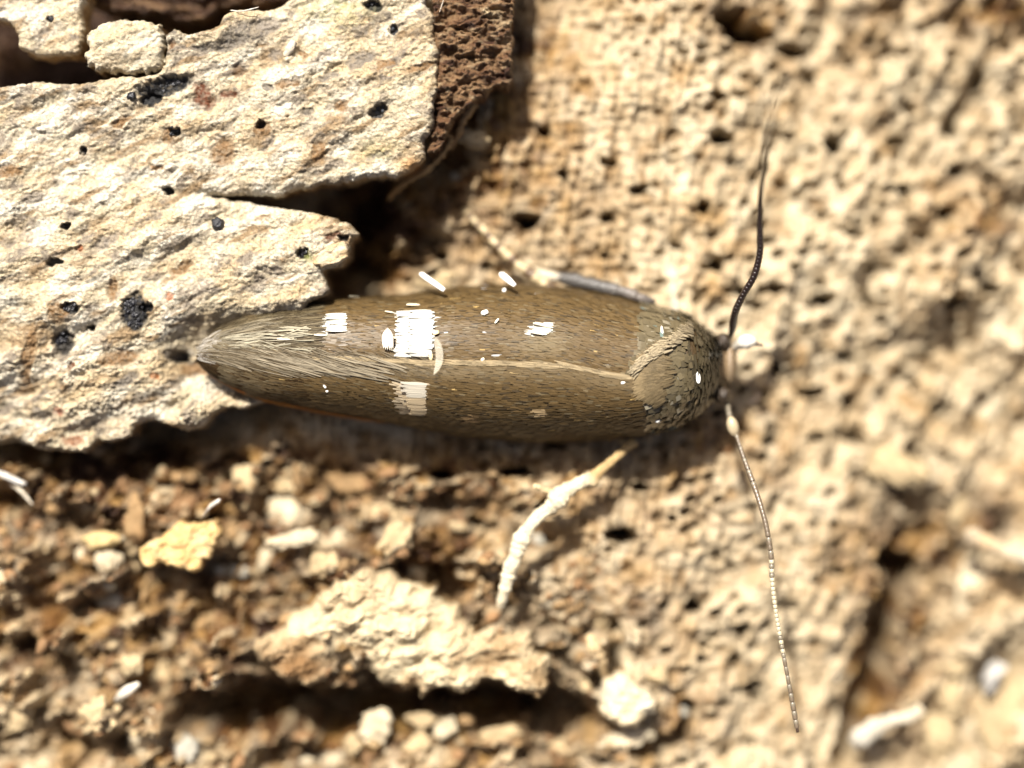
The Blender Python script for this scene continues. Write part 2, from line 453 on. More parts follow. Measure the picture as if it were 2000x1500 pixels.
kz = (CAM_H + 2.3) / CAM_H / 100.0
u = axis(-60, 2060, 2.8, 2500); v = axis(-60, 1560, 2.8, 2500)
U, V = np.meshgrid(u, v)
Z = ground_z(U, V)
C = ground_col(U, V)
W = U.shape[1]
ii, jj = np.meshgrid(np.arange(U.shape[0] - 1), np.arange(W - 1), indexing='ij')
a = (ii * W + jj).ravel()
quads = np.stack([a, a + W, a + W + 1, a + 1], 1)
gv = np.stack([(U.ravel() - 1000) * kz, -(V.ravel() - 750) * kz, Z.ravel()], 1)
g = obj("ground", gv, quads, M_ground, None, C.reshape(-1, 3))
tag(g, "cream and brown rotten wood surface full of small dark pores", None, None, "structure")

def gz(U_, V_):
    # ground height at the ground point the picture shows at photo pixel
    return float(ground_z(np.array([float(U_)]), np.array([float(V_)]))[0])

# ------------------------------------------------------------------ pale crust plates
# black and brown marks on the plate: u, v, ru, rv, lean, colour
SOOT = (0.012, 0.012, 0.014)
RED = (0.16, 0.05, 0.015)
OCH = (0.26, 0.15, 0.06)
MARKS = [(318, 165, 52, 17, 14, SOOT), (290, 190, 20, 10, 20, SOOT), (395, 183, 26, 16, -60, RED), (440, 178, 16, 8, 10, RED), (255, 608, 24, 34, 0, SOOT), (275, 600, 12, 10, 0, SOOT),
         (336, 255, 12, 9, 0, SOOT), (322, 262, 12, 14, 0, OCH), (320, 371, 9, 9, 0, SOOT), (738, 214, 15, 11, 20, (0.05, 0.05, 0.055)), (765, 53, 8, 9, 0, (0.03, 0.035, 0.045)), (727, 4, 16, 9, 0, SOOT), (508, 250, 17, 15, 0, OCH), (505, 240, 9, 8, 0, (0.03, 0.02, 0.015)),
         (590, 494, 10, 12, 0, SOOT), (600, 215, 9, 7, 0, GREY * 0.4), (461, 133, 14, 11, 0, OCH * np.ones(3) * 0.6), (430, 292, 22, 30, -20, OCH), (122, 440, 7, 5, 20, SOOT), (96, 511, 14, 7, 0, (0.06, 0.06, 0.06)),
         (130, 600, 18, 10, 0, SOOT), (105, 610, 18, 20, 0, OCH), (168, 637, 6, 6, 0, SOOT), (112, 667, 20, 22, -30, (0.05, 0.045, 0.04)), (335, 697, 15, 11, 0, SOOT), (318, 692, 12, 10, 0, GREY * 0.6), (210, 560, 10, 22, 0, OCH), (95, 803, 9, 8, 0, (0.28, 0.07, 0.02)),
         (130, 715, 6, 6, 0, RED), (287, 735, 9, 7, 0, (0.4, 0.16, 0.05)), (325, 577, 10, 6, 0, (0.4, 0.15, 0.06)), (150, 482, 9, 6, 0, (0.35, 0.13, 0.05)), (120, 862, 22, 9, 0, (0.3, 0.13, 0.06)), (50, 808, 14, 12, 0, GREY * 0.6),
         (155, 289, 5, 8, 0, SOOT), (300, 322, 14, 6, 0, OCH), (560, 160, 24, 8, 10, OCH), (520, 165, 12, 7, 0, GREY * .5), (700, 110, 30, 12, 15, GREY * .6), (640, 145, 22, 8, 20, GREY * .5), (480, 60, 50, 22, 12, GREY * 0.55), (420, 88, 40, 10, 6, GREY * .55),
         (520, 42, 30, 14, 0, GREY * .8), (665, 205, 12, 10, 0, OCH), (350, 520, 24, 8, 30, OCH), (230, 235, 20, 10, 30, OCH), (60, 385, 22, 10, 10, GREY * .8), (200, 470, 30, 12, 25, GREY * .9), (590, 100, 10, 6, 0, OCH), (620, 295, 14, 20, -20, OCH),
         (380, 720, 50, 12, 0, OCH), (235, 742, 26, 12, 30, GREY * .5), (220, 700, 40, 14, 10, OCH), (40, 700, 10, 60, -15, OCH), (10, 330, 30, 12, 0, OCH), (820, 130, 30, 7, 20, OCH), (750, 125, 20, 8, 20, OCH), (650, 460, 16, 7, 20, (0.2, 0.09, 0.05)), (668, 462, 7, 6, 0, SOOT),
         (100, 36, 7, 6, 0, SOOT), (330, 60, 10, 8, 0, GREY * .5), (332, 85, 7, 9, 0, BROWN), (735, 300, 24, 7, 14, GREY * .9)]

def mark_field(U, V, dark_only=False):
    out = []
    wu = U + 8 * fbm(U / 16, V / 16, 301, 3, 0.7); wv = V + 8 * fbm(U / 16, V / 16, 302, 3, 0.7)
    for (a, b_, ru, rv, ang, c) in MARKS:
        x, y = rot(wu - a, wv - b_, ang)
        out.append((ss(1.35, 0.75, np.hypot(x / ru, y / rv)), np.asarray(c)))
    return out

def plate_h(U, V):
    wu = U + 12 * fbm(U / 50, V / 50, 310, 3); wv = V + 12 * fbm(U / 50, V / 50, 311, 3)
    x, y = rot(wu, wv, 22)
    h = 0.26 * fbm(x / 130, y / 60, 312, 5, 0.5) + 0.035 * fbm(x / 34, y / 20, 313, 4, 0.6)
    f1, f2, c = worley(x / 60, y / 26, 314)
    h += 0.03 * (1 - f1 ** 2) * vn(U / 60, V / 60, 317)
    f1, f2, c = worley(U / 7.5, V / 7.5, 315)
    h += 0.030 * (0.6 - f1) + 0.020 * (c - 0.5)
    f1, f2, c = worley(U / 3.6, V / 3.6, 316)
    h += 0.016 * (c - 0.5)
    tilt = -0.35 - 0.65 * ss(560, 900, V) - 0.35 * ss(200, -100, U) * ss(500, 800, V) + 0.1 * ss(400, 100, V)
    h = h * (1 + 0.9 * ss(600, 850, V)) + tilt
    for mk, c in mark_field(U, V):
        if c.sum() < 0.2: h = h - 0.16 * mk
        else: h = h - 0.04 * mk
    h -= 0.55 * ss(110, 40, segdist(U, V, [(395, 695), (660, 690)]))
    # sunken groove along the notch between the two lobes
    h -= 0.10 * ss(22, 0, segdist(U, V, [(330, 372), (407, 377)]))
    h += 0.10 * ss(16, 4, segdist(U, V, [(556, 108), (574, 78)]))
    return h

def plate_c(U, V):
    x, y = rot(U + 10 * fbm(U / 40, V / 40, 320, 3), V + 10 * fbm(U / 40, V / 40, 321, 3), 24)
    c = np.broadcast_to(np.array([0.64, 0.565, 0.41]), U.shape + (3,)).copy()
    c = mixc(c, (0.80, 0.765, 0.66), 0.35 + 1.6 * fbm(x / 60, y / 24, 322, 4))
    c = mixc(c, (0.62, 0.49, 0.30), 0.0 + 1.5 * fbm(x / 90, y / 40, 323, 4))
    c = mixc(c, (0.33, 0.235, 0.13), -0.34 + 2.8 * fbm(x / 70, y / 18, 324, 5, 0.6))
    c = mixc(c, (0.28, 0.24, 0.19), -0.30 + 2.8 * fbm(x / 45, y / 22, 325, 5, 0.65))
    f1, f2, cc = worley(U / 5, V / 5, 326)
    c = c * (0.70 + 0.5 * cc[..., None])
    for mk, col in mark_field(U, V):
        c = mixc(c, col, mk * (1.05 if col.sum() < .2 else 0.75) * (0.75 + 0.7 * cc))
    gm = np.exp(-((U - 655) / 60) ** 2 - ((V - 10) / 30) ** 2) + np.exp(-((U - 600) / 14) ** 2 - ((V - 500) / 12) ** 2) + .6 * np.exp(-((U - 740) / 40) ** 2 - ((V - 290) / 20) ** 2)
    c = mixc(c, (0.33, 0.36, 0.10), 0.45 * gm * vn(U / 8, V / 8, 330) * 1.6)
    c = mixc(c, (0.5, 0.27, 0.09), 0.8 * np.exp(-((U - 800) / 26) ** 2 - ((V - 320) / 22) ** 2))
    return np.clip(c, 0.005, 0.85)

Pl = flake("crust_plate", PLATE, 0.0, M_plate, plate_c, plate_h, step=1.7, thick=1.1, edge=(16, 0.22), rag=(4.5, 26), seed=1, under=0.10)
tag(Pl, "largest cream crusty plate with a pointed notch in its right side and black specks", "crust plate")

CHA = [(-200, -200), (175, -200), (165, 0), (160, 30), (163, 55), (157, 88), (150, 105), (126, 108), (100, 109), (78, 106), (50, 100), (37, 92), (33, 70), (26, 56), (12, 40), (0, 36), (-60, 20), (-200, 10)]
A_ = flake("crust_piece", CHA, -0.45, M_plate, plate_c, lambda U, V: 0.75 * (plate_h(U, V) + 0.25), step=1.8, thick=1.0, edge=(12, 0.18), rag=(5, 22), seed=5)
tag(A_, "cream crusty piece with one tiny dark speck filling the photo's top left corner", "crust piece")
LB = [(168, 78), (178, 54), (200, 42), (240, 37), (296, 41), (312, 50), (322, 78), (320, 112), (318, 142), (262, 144), (225, 142), (192, 138), (170, 130), (164, 112), (172, 96)]
B_ = flake("crust_piece", LB, -0.25, M_plate, lambda U, V: mixc(plate_c(U, V), (0.72, 0.66, 0.5), 0.35 + 0 * U),
           lambda U, V: 0.95 * (plate_h(U, V) + 0.25) + 0.12 * np.exp(-((U - 235) / 70) ** 2 - ((V - 92) / 45) ** 2), step=1.7, thick=1.0, edge=(14, 0.22), rag=(7, 13), seed=8)
tag(B_, "small rounded cream crust lump between the corner piece and the largest plate", "crust piece")

def rag_c(base, alt, sc=(40, 12), ang=0):
    def f(U, V):
        x, y = rot(U, V, ang)
        c = np.broadcast_to(np.array(base), U.shape + (3,)).copy()
        c = mixc(c, alt, 0.3 + 2.2 * fbm(x / sc[0], y / sc[1], 401, 4, 0.6))
        return c
    return f
def rag_h(amp, sc=(40, 12), ang=0, seed=410):
    def f(U, V):
        x, y = rot(U + 8 * fbm(U / 30, V / 30, seed + 5, 2), V + 8 * fbm(U / 30, V / 30, seed + 6, 2), ang)
        f1, f2, c = worley(x / sc[0], y / sc[1], seed)
        return amp * (1.3 * fbm(x / sc[0] / 1.5, y / sc[1] / 1.5, seed + 1, 5, 0.6) + 0.7 * (1 - f1 ** 2) * (0.4 + vn(U / 40, V / 40, seed + 8)))
    return f

BLK = [(845, -200), (1012, -200), (1005, 0), (1001, 60), (998, 110), (1004, 150), (992, 172), (964, 168), (955, 186), (925, 200), (900, 226), (880, 240), (868, 280), (850, 300), (835, 300), (840, 240), (845, 150)]
def blk_c(U, V):
    c = rag_c((0.42, 0.26, 0.13), (0.26, 0.13, 0.055), (30, 14), 4)(U, V)
    c = mixc(c, (0.74, 0.58, 0.36), 1.1 * np.exp(-((U - 968) / 24) ** 2 - ((V - 30) / 55) ** 2) + 2.2 * fbm(U / 22, V / 12, 431, 4) - 0.5)
    c = mixc(c, (0.10, 0.035, 0.012), -.2 + 2.4 * fbm(U / 40, V / 14, 433, 4))
    return c
K_ = flake("wood_block", BLK, -0.55, M_block, blk_c, rag_h(0.30, (26, 15), 5, 420), step=1.9, thick=1.5, edge=(10, 0.15), rag=(7, 20), seed=12)
tag(K_, "dark reddish brown fibrous block of wood along the big plate's upper right edge", "wood block")

DKS = [(165, -200), (600, -200), (560, 10), (470, 12), (430, 20), (400, 46), (340, 38), (260, 28), (225, 32), (190, 18), (176, 10)]
D_ = flake("wood_block", DKS, -1.75, M_block, rag_c((0.10, 0.045, 0.018), (0.30, 0.18, 0.09), (50, 10), -4), rag_h(0.3, (50, 12), -4, 440), step=2.4, thick=1.2, edge=(14, 0.25), rag=(8, 26), seed=15)
tag(D_, "sunken dark brown wood showing in the gap at the top left", "wood block")

CRUST = [(488, 1268), (500, 1252), (545, 1235), (560, 1205), (600, 1190), (610, 1172), (640, 1155), (655, 1130), (690, 1128), (705, 1112), (735, 1118), (760, 1115), (780, 1138), (830, 1150), (850, 1150), (852, 1165), (878, 1188), (895, 1182), (905, 1215),
         (930, 1240), (962, 1225), (975, 1240), (1040, 1232), (1045, 1278), (1072, 1280), (1076, 1300), (1070, 1340), (1052, 1368), (1020, 1356), (990, 1345), (968, 1330), (940, 1328), (922, 1348), (902, 1358), (885, 1346), (850, 1344), (838, 1346), (824, 1366),
         (812, 1345), (790, 1352), (770, 1342), (745, 1340), (722, 1318), (700, 1312), (680, 1298), (658, 1300), (640, 1330), (600, 1340), (560, 1335), (530, 1312), (505, 1300)]
def crust_c(U, V):
    c = np.broadcast_to(np.array([0.56, 0.46, 0.30]), U.shape + (3,)).copy()
    c = mixc(c, (0.70, 0.61, 0.42), 0.4 + 1.8 * fbm(U / 45, V / 45, 501, 4))
    c = mixc(c, (0.38, 0.27, 0.15), -0.15 + 2.2 * fbm(U / 50, V / 35, 502, 4))
    c = mixc(c, (0.24, 0.14, 0.06), 1.2 * np.exp(-((U - 590) / 60) ** 2 - ((V - 1305) / 38) ** 2) + .6 * np.exp(-((U - 515) / 50) ** 2 - ((V - 1275) / 30) ** 2) * 0.6)
    return c
Cr = flake("crust_flake", CRUST, -1.25, M_crumb, crust_c, lambda U, V: rag_h(0.24, (44, 34), 30, 510)(U, V) + 0.35 * fbm(U / 110, V / 80, 515, 3), step=2.0, thick=1.0, edge=(38, 0.5), rag=(8, 24), seed=18)
tag(Cr, "wide pale yellowish crust flake overhanging a dark crack near the bottom", "crust flake")

YEL = [(272, 1075), (290, 1058), (312, 1052), (335, 1030), (348, 1020), (372, 1022), (398, 1020), (425, 1015), (432, 1040), (420, 1062), (410, 1078), (412, 1090), (396, 1095), (396, 1115), (380, 1120), (360, 1112), (330, 1105), (310, 1098), (298, 1108), (280, 1110), (272, 1095)]
Y_ = flake("crust_flake", YEL, -1.25, M_crumb, rag_c((0.72, 0.50, 0.22), (0.80, 0.62, 0.34), (30, 30), 0), rag_h(0.13, (26, 20), 20, 520), step=1.8, thick=0.45, edge=(10, 0.15), rag=(4, 14), seed=22)
tag(Y_, "yellow bow-shaped flake on the brown wood below the big plate", "crust flake")

TIP = [(612, 500), (640, 478), (672, 470), (682, 486), (680, 502), (660, 516), (630, 524), (610, 516)]
T_ = flake("crust_flake", TIP, -0.22, M_plate, rag_c((0.62, 0.47, 0.28), (0.75, 0.66, 0.5), (20, 9), 20), rag_h(0.05, (18, 9), 20, 530), step=1.7, thick=0.3, edge=(5, 0.08), rag=(3, 12), seed=25)
tag(T_, "thin cream flake lying on the blunt end of the plate's lower lobe", "crust flake")

LMP = [(1172, 1370), (1180, 1335), (1205, 1318), (1228, 1318), (1240, 1338), (1270, 1350), (1285, 1372), (1284, 1395), (1262, 1402), (1248, 1425), (1218, 1428), (1190, 1410), (1175, 1395)]
L_ = flake("wood_lump", LMP, -1.55, M_crumb, rag_c((0.74, 0.64, 0.45), (0.82, 0.76, 0.6), (30, 30), 0), rag_h(0.10, (30, 24), 20, 540), step=2.0, thick=0.9, edge=(22, 0.4), rag=(5, 18), seed=28)
tag(L_, "biggest bright cream lump at the bottom, right of the wide crust flake", "wood lump")

# ------------------------------------------------------------------ the moth
YT = [(385, 690), (400, 668), (430, 643), (470, 625), (520, 605), (640, 588), (720, 581), (800, 575), (860, 567), (900, 561), (950, 557), (1000, 556), (1060, 558), (1120, 563), (1200, 576), (1280, 597), (1330, 609), (1360, 624), (1380, 642), (1400, 655), (1425, 668), (1440, 690)]
YB = [(385, 694), (400, 716), (430, 737), (470, 758), (520, 777), (640, 802), (720, 815), (800, 829), (860, 840), (900, 847), (950, 853), (1000, 857), (1060, 859), (1120, 858), (1200, 853), (1280, 846), (1330, 834), (1360, 815), (1380, 796), (1400, 772), (1425, 752), (1440, 720)]
YR = [(385, 692), (450, 690), (560, 698), (700, 704), (860, 712), (1000, 712), (1120, 718), (1200, 736), (1250, 742), (1310, 734), (1400, 715), (1440, 706)]
ZR = [(385, -0.62), (450, -0.40), (560, -0.20), (700, -0.06), (900, 0.02), (1100, 0.0), (1250, 0.02), (1310, 0.04), (1350, -0.10), (1380, -0.38), (1400, -0.75), (1440, -1.30)]
ZE = [(385, -0.75), (450, -0.85), (560, -1.05), (700, -1.35), (900, -1.60), (1100, -1.75), (1300, -1.70), (1380, -1.65), (1440, -1.75)]
def ip(tab, x):
    t = np.array(tab, float); return np.interp(x, t[:, 0], t[:, 1])
def sm(tab):
    """the same curve, resampled and smoothed"""
    x = np.arange(tab[0][0], tab[-1][0] + 1, 4.0); y = ip(tab, x)
    k = np.array([1, 4, 8, 10, 8, 4, 1.]); k /= k.sum()
    y2 = np.convolve(np.pad(y, 3, mode='reflect', reflect_type='odd'), k, 'valid')
    return list(zip(x, y2))
YT, YB, YR, ZR, ZE = map(sm, (YT, YB, YR, ZR, ZE))
def S(Uc, ph):
    """back of the moth: Uc along it (photo px), ph -90..90 degrees from upper edge over the ridge to lower edge"""
    u = np.sin(ph)
    yr = ip(YR, Uc); half = np.where(u < 0, yr - ip(YT, Uc), ip(YB, Uc) - yr)
    p = 2.35
    prof = (1 - np.abs(u) ** p) ** (1 / p)
    z = ip(ZE, Uc) + (ip(ZR, Uc) - ip(ZE, Uc)) * prof
    return PA(Uc, yr + u * half, z)
def Sn(Uc, ph):
    e = 1.5; f = 0.02
    du = S(Uc + e, ph) - S(Uc - e, ph); dp = S(Uc, np.clip(ph + f, -1.54, 1.54)) - S(Uc, np.clip(ph - f, -1.54, 1.54))
    n = np.cross(dp, du); n /= np.linalg.norm(n, axis=-1, keepdims=True) + 1e-9
    n *= np.sign(n[..., 2:3] + 1e-6)
    t = -du / (np.linalg.norm(du, axis=-1, keepdims=True) + 1e-9)       # towards the tail
    return n, t

moth = empty("moth", tuple(P(930, 710, -2.1)))
tag(moth, "slender olive brown moth with white wing spots, resting with folded wings on pale wood", "moth")

def grid_faces(nu, nv, off=0):
    i, j = np.meshgrid(np.arange(nu - 1), np.arange(nv - 1), indexing='ij')
    a = (i * nv + j).ravel() + off
    return np.stack([a, a + 1, a + nv + 1, a + nv], 1)

# body: head, thorax and abdomen as one closed skin just inside the wings
us = np.concatenate([np.linspace(420, 1230, 60), np.linspace(1240, 1440, 50)])
phs = np.radians(np.linspace(-90, 90, 41))
UU, PP = np.meshgrid(us, phs, indexing='ij')
top = S(UU, PP)
inset = np.where(UU < 1235, 0.10, 0.02)[..., None]
nn, _ = Sn(UU, PP)
top = top - nn * inset
bot = top[:, ::-1].copy()[:, 1:-1]
zc = ip(ZE, us)[:, None]
bot[..., 2] = zc - 0.55 * (bot[..., 2] - zc) * 0.6
ring = np.concatenate([top, bot], 1)
nu, nv = ring.shape[:2]
i, j = np.meshgrid(np.arange(nu - 1), np.arange(nv), indexing='ij')
a = (i * nv + j).ravel(); b2 = (i * nv + (j + 1) % nv).ravel()
bf = np.stack([a, b2, b2 + nv, a + nv], 1)
vv = ring.reshape(-1, 3)
e0 = ring[0].mean(0); e1 = ring[-1].mean(0)
vv = np.concatenate([vv, [e0, e1]])
k0 = len(vv) - 2
j = np.arange(nv)
tri = np.concatenate([np.stack([(j + 1) % nv, j, np.full(nv, k0)], 1), np.stack([(nu - 1) * nv + j, (nu - 1) * nv + (j + 1) % nv, np.full(nv, k0 + 1)], 1)])
bc = np.tile(np.array([0.055, 0.035, 0.016]), (len(vv), 1))
ux = vv[:, 0] / (CAM_H - vv[:, 2]) * CAM_H * 100 + 1000
uy = 750 - vv[:, 1] / (CAM_H - vv[:, 2]) * CAM_H * 100
face = ss(1408, 1424, ux) * ss(660, 675, uy) * ss(790, 700, uy)
bc = bc * (1 - face[:, None]) + np.array([0.34, 0.24, 0.14]) * face[:, None]
body = obj("body", vv, [bf, tri], M_body, moth, bc)

# two folded forewings, the lower one lapping over the upper along the back
def wing(p0, p1, lift, u0=392, u1=1262):
    us = np.linspace(u0, u1, 120); ph = np.linspace(p0, p1, 46)
    UU, PP = np.meshgrid(us, ph, indexing='ij')
    # seam bends: trim the inner edge towards the shoulder
    q = S(UU, PP); nn, _ = Sn(UU, PP)
    outer = q + nn * lift; inner = q - nn * 0.035
    v = np.concatenate([outer.reshape(-1, 3), inner.reshape(-1, 3)])
    f = grid_faces(*UU.shape); n0 = UU.size
    f2 = f[:, ::-1] + n0
    a, b = UU.shape
    rim = np.concatenate([np.arange(b), np.arange(b - 1, a * b, b)[1:], np.arange((a - 1) * b, a * b)[::-1][1:], np.arange(0, a * b, b)[::-1][1:-1]])
    r2 = np.roll(rim, -1)
    f3 = np.stack([r2, rim, rim + n0, r2 + n0], 1)
    return v, np.concatenate([f, f2, f3])
v, f = wing(-1.56, 0.02, 0.0)
w_up = obj("forewing", v, f, M_body, moth, np.tile(np.array([0.07, 0.05, 0.026]), (len(v), 1)))
w_up['label'] = "upper forewing with two bright white spots and a square white patch"
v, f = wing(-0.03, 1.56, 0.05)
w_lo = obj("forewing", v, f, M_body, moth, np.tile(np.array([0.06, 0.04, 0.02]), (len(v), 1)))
w_lo['label'] = "lower forewing with one duller white patch, mostly in shade"

def ribbons(base, n, t, L, Wd, lift, roll=None, curl=None, segs=3, shape=(0.55, 1.0, 1.0, 0.55), bend=None):
    """scale ribbons: base (N,3) root points, n normals, t directions; returns verts, faces"""
    N = len(base)
    s = np.cross(n, t); s /= np.linalg.norm(s, axis=-1, keepdims=True) + 1e-9
    if roll is not None:
        n2 = n * np.cos(roll)[:, None] + s * np.sin(roll)[:, None]
        s = s * np.cos(roll)[:, None] - n * np.sin(roll)[:, None]; n = n2
    K = segs + 1
    out = np.zeros((N, K, 2, 3))
    for k in range(K):
        x = k / segs
        c = base + t * (L * x)[:, None] + n * (lift[0] + (lift[1] - lift[0]) * x ** 0.8)[:, None]
        if curl is not None: c = c - n * (curl * x ** 2)[:, None]
        if bend is not None: c = c + s * (bend * x ** 2)[:, None]
        w = (Wd * shape[k] * 0.5)[:, None]
        out[:, k, 0] = c - s * w; out[:, k, 1] = c + s * w
    v = out.reshape(-1, 3)
    idx = (np.arange(N) * K * 2)[:, None]
    fs = []
    for k in range(segs):
        fs.append(np.concatenate([idx + 2 * k, idx + 2 * k + 1, idx + 2 * k + 3, idx + 2 * k + 2], 1))
    return v, np.concatenate(fs), K * 2

def patch_white(Ux, Vx):
    """which wing scales are white: patches of the wing pattern (ragged along the grain)"""
    j = 5 * (vn(Vx / 4.2, Ux / 200, 601) - 0.5) * 3
    a = (np.abs(Ux - 656 + j * .5) < 22) & (np.abs(Vx - 632) < 17)
    b = (Ux + j > 784) & (Ux + j * .4 < 856 - 0.12 * np.abs(Vx - 625)) & (Vx > 609) & (Vx < 694)
    c = (Ux + j > 778 + 0.1 * (Vx - 748)) & (Ux + j * .3 < 838) & (Vx > 748) & (Vx < 806)
    d = (Ux + j > 1040) & (Ux + j < 1084) & (np.abs(Vx - 645 + (Ux - 1060) * .1) < 10)
    return a, b, c, d

def wing_scales(ph0, ph1, lift, seed, parent, step_u=7.6, step_w=3.1):
    r = np.random.default_rng(seed)
    rows = []
    U_ = np.arange(470, 1275, step_u)
    for k, uu in enumerate(U_):
        half = 140 * np.clip((uu - 380) / 200, 0.3, 1)
        nph = int(half * 1.25 * abs(ph1 - ph0) / 1.57 / step_w * 1.15)
        ph = np.linspace(ph0, ph1, nph) + r.normal(0, 0.006, nph)
        lowr = ph0 > -0.5 and uu > 840
        rows.append(np.stack([uu + r.normal(0, 1.0 if lowr else 2.6, nph) + 3 * np.sin(ph * 9 + uu * .01) + 2.5 * np.sign(np.sin(ph * 46 + uu)), ph], 1))
    A = np.concatenate(rows)
    Uc, ph = A[:, 0], np.clip(A[:, 1], -1.53, 1.53)
    # clear the shoulder region where the thorax covers the wings
    yr = ip(YR, Uc); u = np.sin(ph); Vc = yr + u * np.where(u < 0, yr - ip(YT, Uc), ip(YB, Uc) - yr)
    ok = Uc < 1262 - 0.0 * Vc
    Uc, ph, Vc, yr = Uc[ok], ph[ok], Vc[ok], yr[ok]
    base = S(Uc, ph); n, t = Sn(Uc, ph)
    N = len(Uc)
    order = ss(480, 700, Uc)
    # scales near the seam sweep away from it towards the tail
    s = np.cross(n, t)
    seamd = (Vc - yr)
    drift = 0.16 * np.exp(-(seamd / 26) ** 2) * (1 - order) + r.normal(0, 0.05, N)
    if ph0 > -0.5: drift += 0.22 * np.exp(-(seamd / 45) ** 2) * ss(980, 700, Uc)
    up = np.array([0, 1.0, 0])
    sy = np.sign(s[:, 1:2] + 1e-9)
    t = t + s * sy * drift[:, None]; t /= np.linalg.norm(t, axis=1, keepdims=True)
    L = (0.21 + 0.05 * r.random(N)) * (1 + 0.9 * (1 - ss(500, 720, Uc)))
    Wd = 0.030 + 0.012 * r.random(N)
    lf = np.stack([np.full(N, lift), lift + 0.016 + 0.012 * r.random(N) ** 2], 0)
    v, f, K = ribbons(base, n, t, L, Wd, lf, roll=r.normal(0, 0.085, N), segs=3, shape=(0.7, 1.0, 1.0, 0.6))
    # colour: olive brown with paler scales scattered, tan near the seam of the lower wing
    c = np.tile(np.array([0.104, 0.067, 0.027]), (N, 1)) * (0.84 + 0.26 * r.random(N))[:, None]
    pale = r.random(N) < 0.07
    c[pale] = np.array([0.135, 0.103, 0.056]) * (0.8 + 0.4 * r.random(pale.sum()))[:, None]
    gold = r.random(N) < 0.004
    c[gold] = np.array([0.35, 0.24, 0.09])
    dark = r.random(N) < 0.10
    c[dark] = np.array([0.06, 0.042, 0.022])
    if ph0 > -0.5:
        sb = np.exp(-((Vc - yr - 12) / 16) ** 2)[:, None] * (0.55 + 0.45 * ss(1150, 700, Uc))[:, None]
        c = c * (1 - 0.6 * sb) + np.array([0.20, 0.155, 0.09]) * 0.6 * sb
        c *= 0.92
    tb = np.exp(-((Uc - 1075) / 50) ** 2 - ((Vc - 672) / 26) ** 2)[:, None]
    c = c * (1 - .45 * tb) + np.array([.2, .16, .09]) * .45 * tb
    grey = (1 - ss(470, 640, Uc))[:, None] * 0.6
    c = c * (1 - grey) + np.array([0.14, 0.115, 0.072]) * (0.6 + 0.6 * r.random(N))[:, None] * grey
    pa, pb, pc, pd = patch_white(Uc - 8, Vc)
    if ph0 <= -0.5:
        w = pa | pb | pd
        c[w] = np.array([0.46, 0.445, 0.39])
        sp = (np.abs(Uc - 990) < 220) & (r.random(N) < 0.004)
        c[sp] = 0.4
    else:
        c[pc] = np.array([0.42, 0.34, 0.23]) * (0.85 + 0.25 * r.random(pc.sum()))[:, None]
        q = (np.abs(Uc - 1070) < 13) & (np.abs(Vc - 803) < 8)
        c[q] = np.array([0.36, 0.26, 0.14])
        q = (np.abs(Uc - 935) < 12) & (np.abs(Vc - 815) < 6)
        c[q] = np.array([0.26, 0.17, 0.08])
    cc = np.repeat(c, K, 0)
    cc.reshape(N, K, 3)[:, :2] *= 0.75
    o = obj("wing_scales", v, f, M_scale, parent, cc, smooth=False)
    o['kind'] = 'stuff'
    return o
wing_scales(-1.52, 0.03, 0.004, 21, w_up)
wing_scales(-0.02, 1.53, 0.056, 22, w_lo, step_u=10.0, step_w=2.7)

# single long white scales that can be picked out, one object each
def one_scale(name, Uc, Vc, Lpx, Wpx, parent, mat, colr, zlift=0.06, ang=0.0, tip=0.5, seed=0):
    yr = float(ip(YR, Uc)); d = Vc - yr
    h = (yr - float(ip(YT, Uc))) if d < 0 else (float(ip(YB, Uc)) - yr)
    ph = math.asin(max(-0.99, min(0.99, d / h)))
    Ua = np.array([float(Uc)]); Pa = np.array([ph])
    base = S(Ua, Pa); n, t = Sn(Ua, Pa)
    s = np.cross(n, t)
    t = t * math.cos(ang) + s * math.sin(ang)
    r = np.random.default_rng(seed)
    segs = 4; W2 = Wpx / 100
    v, f, K = ribbons(base, n, t, np.array([Lpx / 100]), np.array([W2]), np.array([[zlift - 0.01], [zlift + 0.035]]), roll=np.array([r.normal(0, 0.12)]), segs=segs, shape=(0.5, 0.95, 1.0, 0.9, tip))
    # give it thickness
    v2 = v - n * 0.008
    m = len(v)
    fb = f[:, ::-1] + m
    rim = [0, 1] + [2 * k + 1 for k in range(1, segs + 1)] + [2 * k for k in range(segs, 0, -1)]
    rim = np.array(rim); r2 = np.roll(rim, -1)
    f3 = np.stack([r2, rim, rim + m, r2 + m], 1)
    return obj(name, np.concatenate([v, v2]), np.concatenate([f, fb, f3]), mat, parent, np.tile(np.array(colr), (2 * m, 1)), smooth=False)
r = np.random.default_rng(31)
for k in range(31):
    y = 611 + k * 2.75
    one_scale("white_scale", 852 - 7 * r.random() - 0.1 * abs(y - 640), y, 42 + 8 * r.random(), 6.5, w_up, M_white, (0.50, 0.49, 0.44), 0.075, r.normal(0, .04), seed=k)
    one_scale("white_scale", 822 - 6 * r.random(), y + 1.5, 36 + 12 * r.random(), 6.0, w_up, M_white, (0.50, 0.49, 0.44), 0.062, r.normal(0, .05), seed=k + 40)
for k in range(10):
    one_scale("white_scale", 676 + 3 * r.random(), 616 + k * 3.5, 34 + 8 * r.random(), 5.5, w_up, M_white, (0.58, 0.56, 0.48), 0.055, r.normal(0, .05), seed=k + 80)
for k in range(7):
    one_scale("white_scale", 1082 - 4 * abs(k - 2.5), 637 + k * 3.0, 30 + 10 * r.random(), 6.0, w_up, M_white, (0.55, 0.51, 0.40), 0.055, -0.1 + r.normal(0, .05), seed=k + 90)
